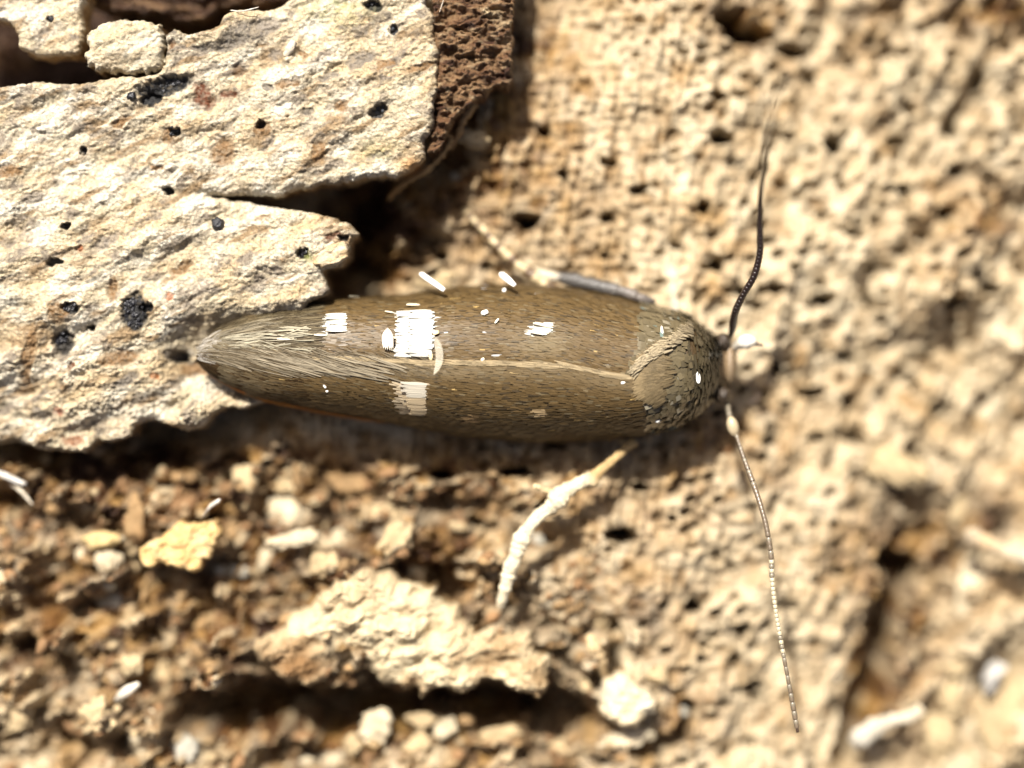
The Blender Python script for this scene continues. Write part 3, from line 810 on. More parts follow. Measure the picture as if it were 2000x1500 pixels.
for k in range(20):
    y = 750 + k * 2.9
    cl = (0.48, 0.44, 0.36) if k < 9 else (0.42, 0.33, 0.21)
    one_scale("white_scale", 835 - 4 * r.random(), y, 40 + 14 * r.random() - k * .7, 6.5, w_lo, M_white, cl, 0.085, r.normal(0, .04), seed=k + 100)
for (a, b_, L_, W_, an) in ((702, 580, 22, 7, .5), (820, 598, 26, 6, .05), (580, 661, 38, 5, .05), (770, 614, 18, 5, 0), (790, 687, 30, 6, -.1), (775, 661, 20, 4, 0), (640, 655, 26, 4, 0)):
    one_scale("pale_scale", a, b_, L_, W_, w_up, M_white, (0.72, 0.66, 0.5), 0.05, an, seed=int(a))

# seam rim: pale raised fringe where the lower wing laps the upper
N = 620
r = np.random.default_rng(41)
Uc = r.uniform(640, 1240, N); ph = r.normal(-0.012, 0.010, N)
base = S(Uc, ph); n, t = Sn(Uc, ph); s = np.cross(n, t); sy = np.sign(s[:, 1:2])
t = t + s * sy * (0.02 + r.normal(0, .04, N))[:, None]; t /= np.linalg.norm(t, axis=1, keepdims=True)
v, f, K = ribbons(base, n, t, 0.28 + 0.2 * r.random(N), 0.028 + 0.01 * r.random(N), np.stack([np.full(N, .07), .075 + .02 * r.random(N)]), segs=3, shape=(.7, 1, .8, .3))
c = np.array([0.30, 0.235, 0.14]) * (0.6 + 0.7 * r.random(N))[:, None]
o = obj("seam_fringe", v, f, M_hair, w_lo, np.repeat(c, K, 0), smooth=False); o['kind'] = 'stuff'

# long fringe hairs at the tail
def tail_hairs(N, u_rng, ph_rng, L, colors, seed, parent, lift=(0.02, 0.05), sweep=0.0, width=0.022, name="tail_fringe"):
    r = np.random.default_rng(seed)
    Uc = r.uniform(*u_rng, N); ph = r.uniform(*ph_rng, N)
    K = 6
    Ls = r.uniform(*L, N)
    path = np.zeros((N, K, 3)); nrm = np.zeros((N, K, 3))
    sw = r.normal(sweep, 0.06, N)
    lf0 = r.uniform(lift[0], lift[1], N)
    for k in range(K):
        x = k / (K - 1)
        un = Uc - Ls * x
        uu = np.maximum(un, 392 + 0 * un)
        pp = np.clip(ph + sw * x, -1.5, 1.5)
        q = S(uu, pp); n_, t_ = Sn(uu, pp)
        q = q + n_ * (lf0 + 0.03 * x)[:, None]
        over = np.maximum(392 - un, 0)
        q[:, 0] -= over * 0.003; q[:, 2] -= over * 0.001
        path[:, k] = q; nrm[:, k] = n_
    tang = np.gradient(path, axis=1)
    s = np.cross(nrm, tang); s /= np.linalg.norm(s, axis=-1, keepdims=True) + 1e-9
    w = (width * (0.7 + 0.6 * r.random(N)))[:, None] * np.array([0.8, 1, 1, .85, .6, .15])[None]
    v = np.stack([path - s * w[..., None] * .5, path + s * w[..., None] * .5], 2).reshape(-1, 3)
    idx = (np.arange(N) * K * 2)[:, None]
    f = np.concatenate([np.concatenate([idx + 2 * k, idx + 2 * k + 1, idx + 2 * k + 3, idx + 2 * k + 2], 1) for k in range(K - 1)])
    ci = r.integers(0, len(colors), N)
    c = np.array(colors)[ci] * (0.7 + 0.6 * r.random(N))[:, None]
    o = obj(name, v, f, M_hair, parent, np.repeat(c, K * 2, 0), smooth=False); o['kind'] = 'stuff'
    return o
OL = [(0.115, 0.09, 0.05), (0.08, 0.06, 0.032), (0.15, 0.122, 0.075), (0.05, 0.036, 0.02)]
tail_hairs(2600, (440, 640), (-1.5, -0.02), (30, 70), OL, 51, w_up, lift=(0.02, 0.045), width=0.016)
tail_hairs(200, (420, 560), (-0.9, -0.1), (30, 70), [(0.22, 0.19, 0.135), (0.17, 0.14, 0.09)], 52, w_up, lift=(0.04, 0.07), width=0.014)
tail_hairs(60, (480, 620), (-0.6, -0.1), (30, 60), [(0.32, 0.29, 0.21)], 58, w_up, lift=(0.06, 0.08), width=0.024)
tail_hairs(2000, (440, 640), (0.1, 1.5), (35, 80), [(0.05, 0.028, 0.011), (0.035, 0.019, 0.008), (0.08, 0.052, 0.024)], 53, w_lo, lift=(0.03, 0.06), width=0.017)  # the lower side's shade is put into these dark brown hair colours
LG = [(0.165, 0.135, 0.09), (0.12, 0.095, 0.06), (0.085, 0.062, 0.034), (0.22, 0.185, 0.13)]
tail_hairs(500, (470, 620), (-0.02, 0.42), (45, 90), LG, 54, w_lo, lift=(0.05, 0.09), sweep=-0.16, width=0.017)
tail_hairs(420, (600, 760), (-0.02, 0.34), (45, 90), LG, 59, w_lo, lift=(0.04, 0.08), sweep=-0.12, width=0.018)
tail_hairs(260, (740, 880), (-0.02, 0.26), (40, 70), LG[:3], 60, w_lo, lift=(0.04, 0.06), sweep=-0.10, width=0.018)
tail_hairs(60, (560, 800), (0.05, 0.35), (60, 90), [(0.26, 0.22, 0.155)], 55, w_lo, lift=(0.08, 0.10), sweep=-0.14, width=0.026)
tail_hairs(200, (398, 440), (-1.0, 0.5), (10, 26), [(0.50, 0.47, 0.42), (0.36, 0.33, 0.28)], 56, w_up, lift=(0.03, 0.08), width=0.012)
tail_hairs(200, (398, 470), (0.2, 1.4), (12, 34), [(0.03, 0.016, 0.008), (0.05, 0.03, 0.015)], 61, w_lo, lift=(0.02, 0.06), width=0.014)
tail_hairs(280, (500, 760), (1.25, 1.53), (50, 110), [(0.50, 0.24, 0.06), (0.36, 0.15, 0.04)], 57, w_lo, lift=(0.02, 0.09), width=0.018)  # orange colour holds the amber glow of sun through the lower fringe

# thorax scales, blocky and shiny, and the smoother collar in front
r = np.random.default_rng(61)
thorax = None
N = 1500
Uc = r.uniform(1236, 1402, N); ph = r.uniform(-1.45, 1.45, N)
keep = ~((Uc < 1262) & (np.abs(ph - 0.06) > (Uc - 1228) / 60.0))
Uc, ph = Uc[keep], ph[keep]; N = len(Uc)
base = S(Uc, ph); n, t = Sn(Uc, ph); s = np.cross(n, t)
collar = Uc > 1352 + r.normal(0, 7, N)
ang = np.where(collar, 1.45 + r.normal(0, .08, N), r.normal(0, .2, N))
t = t * np.cos(ang)[:, None] + s * np.sin(ang)[:, None]
L = np.where(collar, 0.26, 0.15 + 0.06 * r.random(N)); Wd = np.where(collar, 0.05, 0.11 + 0.04 * r.random(N))
v, f, K = ribbons(base, n, t, L, Wd, np.stack([np.full(N, .012), .025 + .05 * r.random(N) ** 2]), roll=r.normal(0, 1, N) * np.where(collar, 0.05, 0.10), curl=np.where(collar, .015, .01), segs=3, shape=(.9, 1, 1, .85))
c = np.array([0.11, 0.088, 0.05]) * (0.8 + 0.35 * r.random(N))[:, None]
bl = (~collar) & (r.random(N) < 0.035); c[bl] = np.array([0.22, 0.195, 0.14])
ir = (~collar) & (r.random(N) < 0.02); c[ir] = np.array([0.13, 0.17, 0.15])
c[collar] *= 0.45
c *= (1 - .75 * ss(1366, 1392, Uc))[:, None]
thx = obj("thorax_scales", v, f, M_thorax, moth, np.repeat(c, K, 0), smooth=False); thx['kind'] = 'stuff'

# pale crest at the back of the thorax: long tan scales pointing backwards, with a cream upper border
N = 1500
q1 = r.uniform(0, 1, N); q2 = r.uniform(-1, 1, N)
U0 = 1254 + 46 * q1 + 26 * r.random(N) ** 3 * np.cos(q2 * 2); V0 = 738 + 2 + q2 * (22 + 32 * q1) - 10 * q1
yr = ip(YR, U0); hh = np.where(V0 < yr, yr - ip(YT, U0), ip(YB, U0) - yr)
ph = np.arcsin(np.clip((V0 - yr) / hh, -.98, .98))
base = S(U0, ph); n, t = Sn(U0, ph); s = np.cross(n, t); s *= np.sign(s[:, 1:2])
a_ = -0.55 * q2
dirv = t * np.cos(a_)[:, None] + s * np.sin(a_)[:, None]
v, f, K = ribbons(base, n, dirv, 0.16 + 0.08 * r.random(N), 0.024 + .010 * r.random(N), np.stack([.065 + 0 * q1, .09 + .02 * r.random(N)]), roll=r.normal(0, .12, N), curl=np.full(N, .03), segs=3, shape=(.8, 1, .9, .5))
c = np.array([0.140, 0.104, 0.056])[None] * (0.7 + 0.5 * r.random(N))[:, None]
tip_ = ss(1285, 1256, U0)[:, None]; c = c * (1 + .45 * tip_)
tg = obj("thorax_crest", v, f, M_hair, moth, np.repeat(c, K, 0), smooth=False); tg['kind'] = 'stuff'
N = 620
x = r.random(N); U0 = 1244 + 108 * x; V0 = 722 - 48 * x ** 0.7 - 24 * x + r.normal(0, 4.5, N)
yr = ip(YR, U0); ph = np.arcsin(np.clip((V0 - yr) / (yr - ip(YT, U0)), -.98, .98))
base = S(U0, ph); n, t = Sn(U0, ph); s = np.cross(n, t); s *= np.sign(s[:, 1:2])
a_ = -(0.65 - 0.4 * x) + r.normal(0, .1, N)
t = t * np.cos(a_)[:, None] + s * np.sin(a_)[:, None]
v, f, K = ribbons(base, n, t, 0.15 + .09 * r.random(N), .026 + 0.01 * x, np.stack([.08 + 0 * x, .13 + .03 * r.random(N)]), segs=3, shape=(.8, 1, .9, .5))
o = obj("shoulder_band", v, f, M_hair, moth, np.repeat(np.array([0.36, 0.30, 0.20]) * (0.6 + .6 * r.random(N))[:, None], K, 0), smooth=False); o['kind'] = 'stuff'

def ellipsoid(c, rx, ry, rz, rotm=None, nseg=16, nring=10):
    th = np.linspace(0, 2 * np.pi, nseg, endpoint=False); phh = np.linspace(0.12, np.pi - 0.12, nring)
    P_, T_ = np.meshgrid(phh, th, indexing='ij')
    v = np.stack([np.sin(P_) * np.cos(T_) * rx, np.sin(P_) * np.sin(T_) * ry, np.cos(P_) * rz], -1).reshape(-1, 3)
    v = np.concatenate([v, [[0, 0, rz], [0, 0, -rz]]])
    if rotm is not None: v = v @ np.array(rotm).T
    i, j = np.meshgrid(np.arange(nring - 1), np.arange(nseg), indexing='ij')
    a = (i * nseg + j).ravel(); b = (i * nseg + (j + 1) % nseg).ravel()
    q = np.stack([a, a + nseg, b + nseg, b], 1)
    j = np.arange(nseg); k = nring * nseg
    t = np.concatenate([np.stack([np.full(nseg, k), j, (j + 1) % nseg], 1), np.stack([np.full(nseg, k + 1), (nring - 1) * nseg + (j + 1) % nseg, (nring - 1) * nseg + j], 1)])
    return v + np.array(c), [q, t]

def rotz(deg):
    c, s = math.cos(math.radians(deg)), math.sin(math.radians(deg)); return np.array([[c, -s, 0], [s, c, 0], [0, 0, 1]])

v, f = ellipsoid(P(1424, 712, -1.25), 0.14, 0.42, 0.30)
obj("face", v, f, M_leg, moth, np.tile([0.19, 0.135, 0.08], (len(v), 1)))
# eyes at the sides of the head
for (a, b_) in ((1412, 668), (1412, 772)):
    v, f = ellipsoid(P(a, b_, -1.15), 0.17, 0.19, 0.24)
    obj("eye", v, f, M_black, moth, np.tile([0.03, 0.02, 0.012], (len(v), 1)))
# added white ellipsoids that stand for glints on collar and shoulder
for (a, b_, rx, ry, z) in ((1363, 738, 0.05, 0.12, -0.03), (1293, 650, 0.03, 0.14, 0.02), (1216, 748, 0.06, 0.03, 0.1), (1285, 822, 0.07, 0.04, -0.85)):
    yr = float(ip(YR, a)); d = b_ - yr; h = (yr - float(ip(YT, a))) if d < 0 else (float(ip(YB, a)) - yr)
    q = S(np.array([float(a)]), np.array([math.asin(d / h)]))[0]
    v, f = ellipsoid(q + np.array([0, 0, 0.05]), rx, ry, 0.03, rotz(6))
    obj("glint_fleck", v, f, M_white, moth, np.tile([0.88, 0.88, 0.84], (len(v), 1)))

# tubes along a path of (U, V, z, radius px)
def tube(path, seg=10, sub=6, bumps=0.0, seed=0, flat=1.0):
    p = np.array([list(P(a, b_, c)) for a, b_, c, _ in path]); rr = np.array([q[3] / 100 for q in path])
    n = len(p); t = np.linspace(0, n - 1, (n - 1) * sub + 1)
    def cr(a):
        a = np.concatenate([[2 * a[0] - a[1]], a, [2 * a[-1] - a[-2]]])
        i = np.minimum(t.astype(int), n - 2); x = (t - i)
        if a.ndim > 1: x = x[:, None]
        p0, p1, p2, p3 = a[i], a[i + 1], a[i + 2], a[i + 3]
        return 0.5 * (2 * p1 + (p2 - p0) * x + (2 * p0 - 5 * p1 + 4 * p2 - p3) * x ** 2 + (3 * p1 - p0 - 3 * p2 + p3) * x ** 3)
    c = cr(p); rad = np.maximum(cr(rr), 0.004)
    if bumps:
        rad = rad * (1 + bumps * (vn(np.arange(len(rad)) * 0.45, np.zeros(len(rad)), seed) - 0.5) * 2)
    tg_ = np.gradient(c, axis=0); tg_ /= np.linalg.norm(tg_, axis=1, keepdims=True)
    s = np.cross(tg_, [0, 0, 1.0]); s /= np.linalg.norm(s, axis=1, keepdims=True) + 1e-9
    w = np.cross(s, tg_)
    th = np.linspace(0, 2 * np.pi, seg, endpoint=False)
    rim = (rad[:, None, None] * (np.cos(th)[None, :, None] * s[:, None] + flat * np.sin(th)[None, :, None] * w[:, None]))
    if bumps:
        rim *= (1 + bumps * (vn(np.arange(len(rad))[:, None] * 0.6 + 0 * th, th[None] * 1.5 + 0 * rad[:, None], seed + 3) - 0.5))[..., None]
    v = (c[:, None] + rim).reshape(-1, 3)
    m = len(c)
    i, j = np.meshgrid(np.arange(m - 1), np.arange(seg), indexing='ij')
    a = (i * seg + j).ravel(); b = (i * seg + (j + 1) % seg).ravel()
    q = np.stack([a, b, b + seg, a + seg], 1)
    v = np.concatenate([v, [c[0], c[-1]]]); k = m * seg
    j = np.arange(seg)
    tr = np.concatenate([np.stack([(j + 1) % seg, j, np.full(seg, k)], 1), np.stack([(m - 1) * seg + j, (m - 1) * seg + (j + 1) % seg, np.full(seg, k + 1)], 1)])
    tt = np.concatenate([np.repeat(np.linspace(0, 1, m), seg), [0, 1]])
    return v, [q, tr], c, rad, tg_, tt

def band_col(tt, stops):
    x = np.array([s_[0] for s_ in stops]); c = np.array([s_[1] for s_ in stops], float)
    return np.stack([np.interp(tt, x, c[:, k]) for k in range(3)], 1)

# antennae: core tube, scape, and every ring of the flagellum
def seg_mesh(name, mat, colr, gap=False):
    th = np.linspace(0, 2 * np.pi, 8, endpoint=False)
    prof = [(0, .95), (0.12, 1.0), (0.8, 1.03), (0.95, 1.0), (1.0, .93)]
    if gap: prof = [(0, .60), (0.16, .62), (0.2, .98), (0.85, 1.04), (1.0, .95)]
    v = np.array([[math.cos(a) * r_, math.sin(a) * r_, z_] for z_, r_ in prof for a in th])
    q = []
    for i in range(len(prof) - 1):
        for j in range(8):
            q.append((i * 8 + j, i * 8 + (j + 1) % 8, (i + 1) * 8 + (j + 1) % 8, (i + 1) * 8 + j))
    me = mesh_data(name, v, np.array(q), np.tile(colr, (len(v), 1)))
    me.materials.append(mat)
    return me
SEG = {'dark': seg_mesh("ring_dark", M_anten, (0.016, 0.008, 0.006)), 'brown': seg_mesh("ring_brown", M_anten, (0.12, 0.09, 0.06)),
       'grey': seg_mesh("ring_grey", M_anten, (0.17, 0.145, 0.105), True), 'pale': seg_mesh("ring_pale", M_anten, (0.40, 0.35, 0.24), True)}
def antenna(path, label, kindf, seglen, scape_col):
    v, f, c, rad, tg_, tt = tube(path, seg=8, sub=14)
    ctr = c.mean(0)
    core = v.copy()
    m = len(c)
    for i in range(m):
        core[i * 8:(i + 1) * 8] = c[i] + (v[i * 8:(i + 1) * 8] - c[i]) * 0.7
    cl = np.tile((0.05, 0.03, 0.02), (len(v), 1)).astype(float)
    o = obj("antenna", core, f, M_anten, moth, cl); o['label'] = label
    loc = WLOC["moth"]
    d = np.concatenate([[0], np.cumsum(np.linalg.norm(np.diff(c, axis=0), axis=1))])
    n = int(d[-1] / seglen)
    for k in range(n):
        s0 = (k + 0.0) * seglen; sm_ = s0 + seglen * .5
        p0 = np.array([np.interp(s0, d, c[:, q]) for q in range(3)])
        tv = np.array([np.interp(sm_, d, tg_[:, q]) for q in range(3)]); tv /= np.linalg.norm(tv)
        rr = np.interp(sm_, d, rad)
        g = bpy.data.objects.new("antenna_ring", SEG[kindf(sm_ / d[-1], k)])
        COL.objects.link(g); g.parent = o
        g.matrix_local = Matrix.Translation(Vector(p0 - loc)) @ Vector(tv).to_track_quat('Z', 'Y').to_matrix().to_4x4() @ Matrix.Diagonal((rr, rr, seglen * 1.0, 1))
    return o
def kA(x, k): return 'dark' if x < 0.75 else 'brown'
def kB(x, k):
    if x < 0.10: return 'grey'
    if x < 0.30: return 'brown' if k % 3 else 'grey'
    if x < 0.42: return 'brown'
    if x < 0.50: return 'grey' if k % 3 == 1 else 'brown'
    if x < 0.55: return 'pale' if k % 2 else 'grey'
    if x < 0.72: return 'pale'
    if x < 0.78: return 'pale' if k % 2 else 'grey'
    return 'grey' if k % 2 else 'brown'
antenna([(1426, 660, -1.2, 4), (1431, 640, -0.9, 7.5), (1436, 610, -0.5, 7.2), (1452, 575, -0.2, 6.8), (1470, 545, 0.0, 6.6), (1480, 515, 0.1, 6.6), (1485, 480, 0.3, 6.4), (1484, 430, 0.6, 5.8), (1486, 380, 1.0, 5.0), (1492, 320, 1.6, 4.6), (1500, 260, 2.3, 4.2), (1512, 200, 3.0, 3.8), (1526, 150, 3.7, 3.4)],
        "dark upper antenna rising out of focus", kA, 0.085, None)
antenna([(1421, 785, -1.2, 4.5), (1424, 808, -1.0, 6), (1432, 836, -0.85, 7.5), (1439, 852, -0.75, 4.2), (1452, 892, -0.55, 4.2), (1468, 935, -0.35, 5.2), (1485, 985, -0.15, 4.9), (1497, 1030, -0.05, 5.0), (1506, 1085, 0.0, 5.2), (1508, 1130, 0.0, 5.2), (1514, 1185, 0.0, 4.5), (1524, 1245, 0.0, 4.8), (1538, 1320, 0.0, 4.0), (1550, 1385, 0.0, 5.2), (1558, 1430, 0.0, 4.2)],
        "lower antenna with pale rings in its outer half", kB, 0.088, None)
v, f = ellipsoid(P(1431, 833, -0.8), 0.12, 0.21, 0.12, rotz(14))
obj("scape", v, f, M_white, moth, np.tile([0.42, 0.34, 0.22], (len(v), 1)))
# mouth palps at the front of the head
for path, st, lb in (([(1426, 690, -1.5, 7), (1440, 676, -1.2, 9), (1455, 668, -1.0, 15), (1468, 668, -0.95, 12), (1478, 672, -0.95, 4), (1490, 674, -0.9, 2)], [(0, (.5, .45, .36)), (.35, (.60, .57, .50)), (.7, (.60, .57, .50)), (.8, (.08, .05, .03)), (1, (.05, .03, .02))], "white upper palp with a dark tip"),
                     ([(1428, 735, -1.6, 6), (1450, 745, -1.9, 5), (1472, 752, -2.1, 4), (1483, 768, -2.2, 4), (1476, 782, -2.2, 3), (1462, 788, -2.2, 2)], [(0, (.2, .14, .09)), (1, (.05, .03, .02))], "curled dark brown palp")):
    v, f, c, rad, tg_, tt = tube(path, seg=10)
    o = obj("palp", v, f, M_leg, moth, band_col(tt, st)); o['label'] = lb

# legs
CRM = (0.42, 0.33, 0.19); BRN = (0.10, 0.06, 0.03)
def leg(path, stops, label, bumps=0.12, seed=0):
    v, f, c, rad, tg_, tt = tube(path, seg=12, sub=10, bumps=bumps, seed=seed)
    o = obj("leg", v, f, M_leg, moth, band_col(tt, stops)); o['label'] = label
    return o
bands = []
for k in range(7):
    x = k / 7
    bands += [(x, CRM), (x + 0.075, CRM), (x + 0.085, BRN), (x + 0.135, BRN)]
leg([(905, 408, -2.05, 3.5), (915, 418, -1.95, 6), (926, 430, -1.9, 7), (934, 440, -1.85, 6), (946, 450, -1.8, 9), (958, 464, -1.75, 7), (968, 476, -1.72, 10), (980, 488, -1.7, 8), (1000, 506, -1.65, 11), (1016, 520, -1.6, 9), (1036, 534, -1.6, 12), (1060, 552, -1.6, 12), (1090, 572, -1.6, 12)],
    bands + [(1, BRN)], "upper hind leg, banded cream and brown", 0.15, 1)
leg([(1040, 530, -1.75, 9), (1075, 540, -1.6, 12), (1110, 545, -1.5, 13), (1160, 557, -1.35, 14), (1210, 568, -1.25, 14), (1250, 582, -1.2, 11), (1272, 590, -1.3, 7), (1262, 610, -1.6, 6)],
    [(0, (.40, .33, .22)), (.18, (.42, .36, .27)), (.24, (.05, .045, .04)), (.5, (.075, .07, .065)), (.7, (.13, .11, .095)), (.85, (.08, .07, .065)), (.92, (.45, .42, .34)), (1, (.2, .16, .12))], "grey thigh pressed along the upper side of the body", 0.25, 2)
leg([(1318, 845, -1.9, 7), (1316, 870, -2.0, 7), (1313, 895, -2.0, 6), (1316, 915, -2.05, 5), (1322, 935, -2.1, 4)], [(0, (.3, .2, .1)), (.5, (.42, .30, .16)), (1, (.2, .13, .07))], "short tan front leg below the head", 0.1, 3)
leg([(1322, 615, -1.9, 8), (1316, 585, -2.0, 8), (1313, 555, -2.0, 7), (1309, 520, -2.05, 6), (1312, 500, -2.05, 4)], [(0, (.3, .26, .2)), (.5, (.5, .44, .34)), (1, (.3, .22, .14))], "short pale front leg above the head", 0.1, 4)

# ------------------------------------------------------------------ loose scales resting on the moth
def sheet(name, outline, z, mat, colr, thick=0.012, arch=0.0):
    """thin plate from an outline in photo px"""
    n = len(outline)
    o_ = np.array(outline, float); c = o_.mean(0)
    top = np.array([list(P(a, b_, z)) for a, b_ in outline]); 
    ctr = np.array(P(c[0], c[1], z + arch))
    v = np.concatenate([top, [ctr], top - [0, 0, thick], [ctr - [0, 0, thick]]])
    j = np.arange(n); k = (j + 1) % n
    t1 = np.stack([k, j, np.full(n, n)], 1); t2 = np.stack([j + n + 1, k + n + 1, np.full(n, 2 * n + 1)], 1)
    q = np.stack([j, k, k + n + 1, j + n + 1], 1)
    return obj(name, v, [q, np.concatenate([t1, t2])], mat, None, np.tile(np.array(colr), (len(v), 1)), smooth=False)
fan = [(757, 641), (762, 645), (766, 652), (768, 662), (768, 680), (766, 672), (764.5, 682), (762.5, 673), (761, 684), (759, 674), (757, 684), (755, 674), (753, 683), (751.5, 672), (749, 680), (747, 672), (746, 660), (748, 651), (752, 645)]
o = sheet("loose_scale", fan, 0.10, M_white, (0.84, 0.76, 0.62), arch=0.02)
tag(o, "tiny comb-ended pale oval scale stuck crosswise beside the square white wing patch", "scale")
for k in range(4):
    pass
cres = []
for k in range(15):
    a = math.radians(-78 + 150 * k / 14); cres.append((838 + 28 * math.cos(a), 694 + 40 * math.sin(a)))
for k in range(14, -1, -1):
    a = math.radians(-78 + 150 * k / 14); w_ = 15 * math.sin(math.pi * k / 14) ** 0.8; cres.append((838 + 28 * math.cos(a) - w_, 694 + (40 - w_ * .3) * math.sin(a)))
v = []
for (a, b_) in cres: v.append(P(a, b_, 0.16))
n_ = len(cres)
v = np.array([list(q) for q in v]); v[:15, 2] += 0.05
q = [(i_, i_ + 1, n_ - 2 - i_, n_ - 1 - i_) for i_ in range(14)]
v2 = v - [0, 0, 0.012]
q = np.array(q); o = obj("loose_scale", np.concatenate([v, v2]), np.concatenate([q, q[:, ::-1] + n_]), M_clear, None, np.ones((2 * n_, 3)) * .8)
tag(o, "curved transparent crescent scale lying over the right edge of the square white patch", "scale")
for path, lb in (([(821, 533, -0.75, 1.5), (824, 536, -0.7, 5), (845, 551, -0.6, 5.5), (868, 567, -0.5, 4.5)], "left of the two long white rod scales poking above the moth's upper edge"),
                 ([(977, 532, -0.75, 1.5), (980, 536, -0.7, 6), (993, 547, -0.6, 6.5), (1006, 558, -0.5, 4)], "shorter right one of the two white rod scales poking above the moth's upper edge")):
    v, f, c, rad, tg_, tt = tube(path, seg=10, flat=0.5)
    o = obj("loose_scale", v, f, M_white, None, np.tile([0.88, 0.87, 0.82], (len(v), 1)))
    tag(o, lb, "scale")
def on_moth(a, b_, lift=0.07):
    yr = float(ip(YR, a)); d = b_ - yr; h = (yr - float(ip(YT, a))) if d < 0 else (float(ip(YB, a)) - yr)
    return S(np.array([float(a)]), np.array([math.asin(max(-.99, min(.99, d / h)))]))[0] + np.array([0, 0, lift])
GR = [(947, 611, 7, 5, 20, (.88, .86, .78), "angular white grain on the wing between the square patch and the small spot"),
      (970, 627, 6, 2, 50, (.86, .82, .7), "thin white splinter just below the angular white grain on the wing"),
      (985, 568, 3.5, 5, 0, (.9, .9, .85), "tiny upright white grain on the wing edge beneath the right rod scale"),
      (943, 702, 4, 3, 30, (.85, .8, .6), "tiny white grain beside the wing seam at mid body"),
      (635, 754, 3, 5, 30, (.85, .8, .72), "upper of two tiny white grains on the dark rear of the lower wing"),
      (640, 763, 4, 2.5, 30, (.85, .8, .72), "lower of two tiny white grains on the dark rear of the lower wing"),
      (852, 650, 6, 4, 10, (.75, .6, .38), "tan angular grain at the right edge of the square white patch, above the crescent"),
      (842, 697, 3.5, 7, -10, (.78, .6, .35), "tan angular grain at the lower right corner of the square white patch")]
def crumb_mesh(c, rx, ry, rz, deg, seed, sub=2, rough=0.28):
    v, f = ICO[sub]
    r = np.random.default_rng(seed)
    d = np.zeros(len(v))
    for k in range(10):
        kv = r.normal(0, 1.3 + 0.45 * k, 3); d += np.sin(v @ kv + r.uniform(0, 6.28)) * rough / (1 + 0.32 * k)
    w = v * (1 + 0.55 * d)[:, None]
    w = np.sign(w) * np.abs(w) ** 0.75
    if sub >= 3:
        w = w * (1 + 0.16 * (np.abs(np.sin(v @ r.normal(0, 5, 3) + 1)) - .6) + 0.12 * np.sin(v @ r.normal(0, 9, 3)) + 0.07 * np.sin(v @ r.normal(0, 17, 3)))[:, None]
    w = w * [rx, ry, rz]
    return w @ rotz(deg).T + np.array(c), f
def ico(sub):
    import bmesh
    bm = bmesh.new(); bmesh.ops.create_icosphere(bm, subdivisions=sub, radius=1.0)
    v = np.array([list(q.co) for q in bm.verts]); f = np.array([[q.index for q in fc.verts] for fc in bm.faces]); bm.free()
    return v, f
ICO = {k: ico(k) for k in (1, 2, 3, 4, 5)}
for k, (a, b_, rx, ry, dg, cl, lb) in enumerate(GR):
    v, f = crumb_mesh(on_moth(a, b_), rx / 100, ry / 100, min(rx, ry) / 140, dg, 700 + k, 2, .25)
    o = obj("loose_grain", v, f, M_white, None, np.tile(np.array(cl), (len(v), 1)), smooth=False)
    tag(o, lb, "grain", "loose grains on the moth's wings")

# ------------------------------------------------------------------ splinters, crumbs and black fungus
WH = (0.68, 0.60, 0.44); CR = (0.55, 0.44, 0.27); TN = (0.36, 0.24, 0.12); YL = (0.72, 0.56, 0.28); BR_ = (0.30, 0.18, 0.09); GW = (0.50, 0.49, 0.43)
def crumb(a, b_, rx, ry, deg, cl, label, group='pale crumbs lying on the rotten wood', name="wood_crumb", cat="crumb", z=None, up=0.05, rz=None, seed=None, sub=4, rough=0.42, mat=None):
    zz = (gz(a, b_) if z is None else z) + up
    rz = rz or 0.75 * min(rx, ry) / 100
    v, f = crumb_mesh(P(a, b_, zz + rz * 0.5), rx / 100 * 1.05, ry / 100 * 1.05, rz, deg, seed or int(a * 7 + b_), sub, rough)
    n = vn(v[:, 0] * 5 + 50, v[:, 1] * 5 + 50, 77)[:, None]
    c = np.array(cl) * (0.78 + 0.4 * n)
    o = obj(name, v, f, mat or M_crumb, None, c)
    tag(o, label, cat, group)
    return o
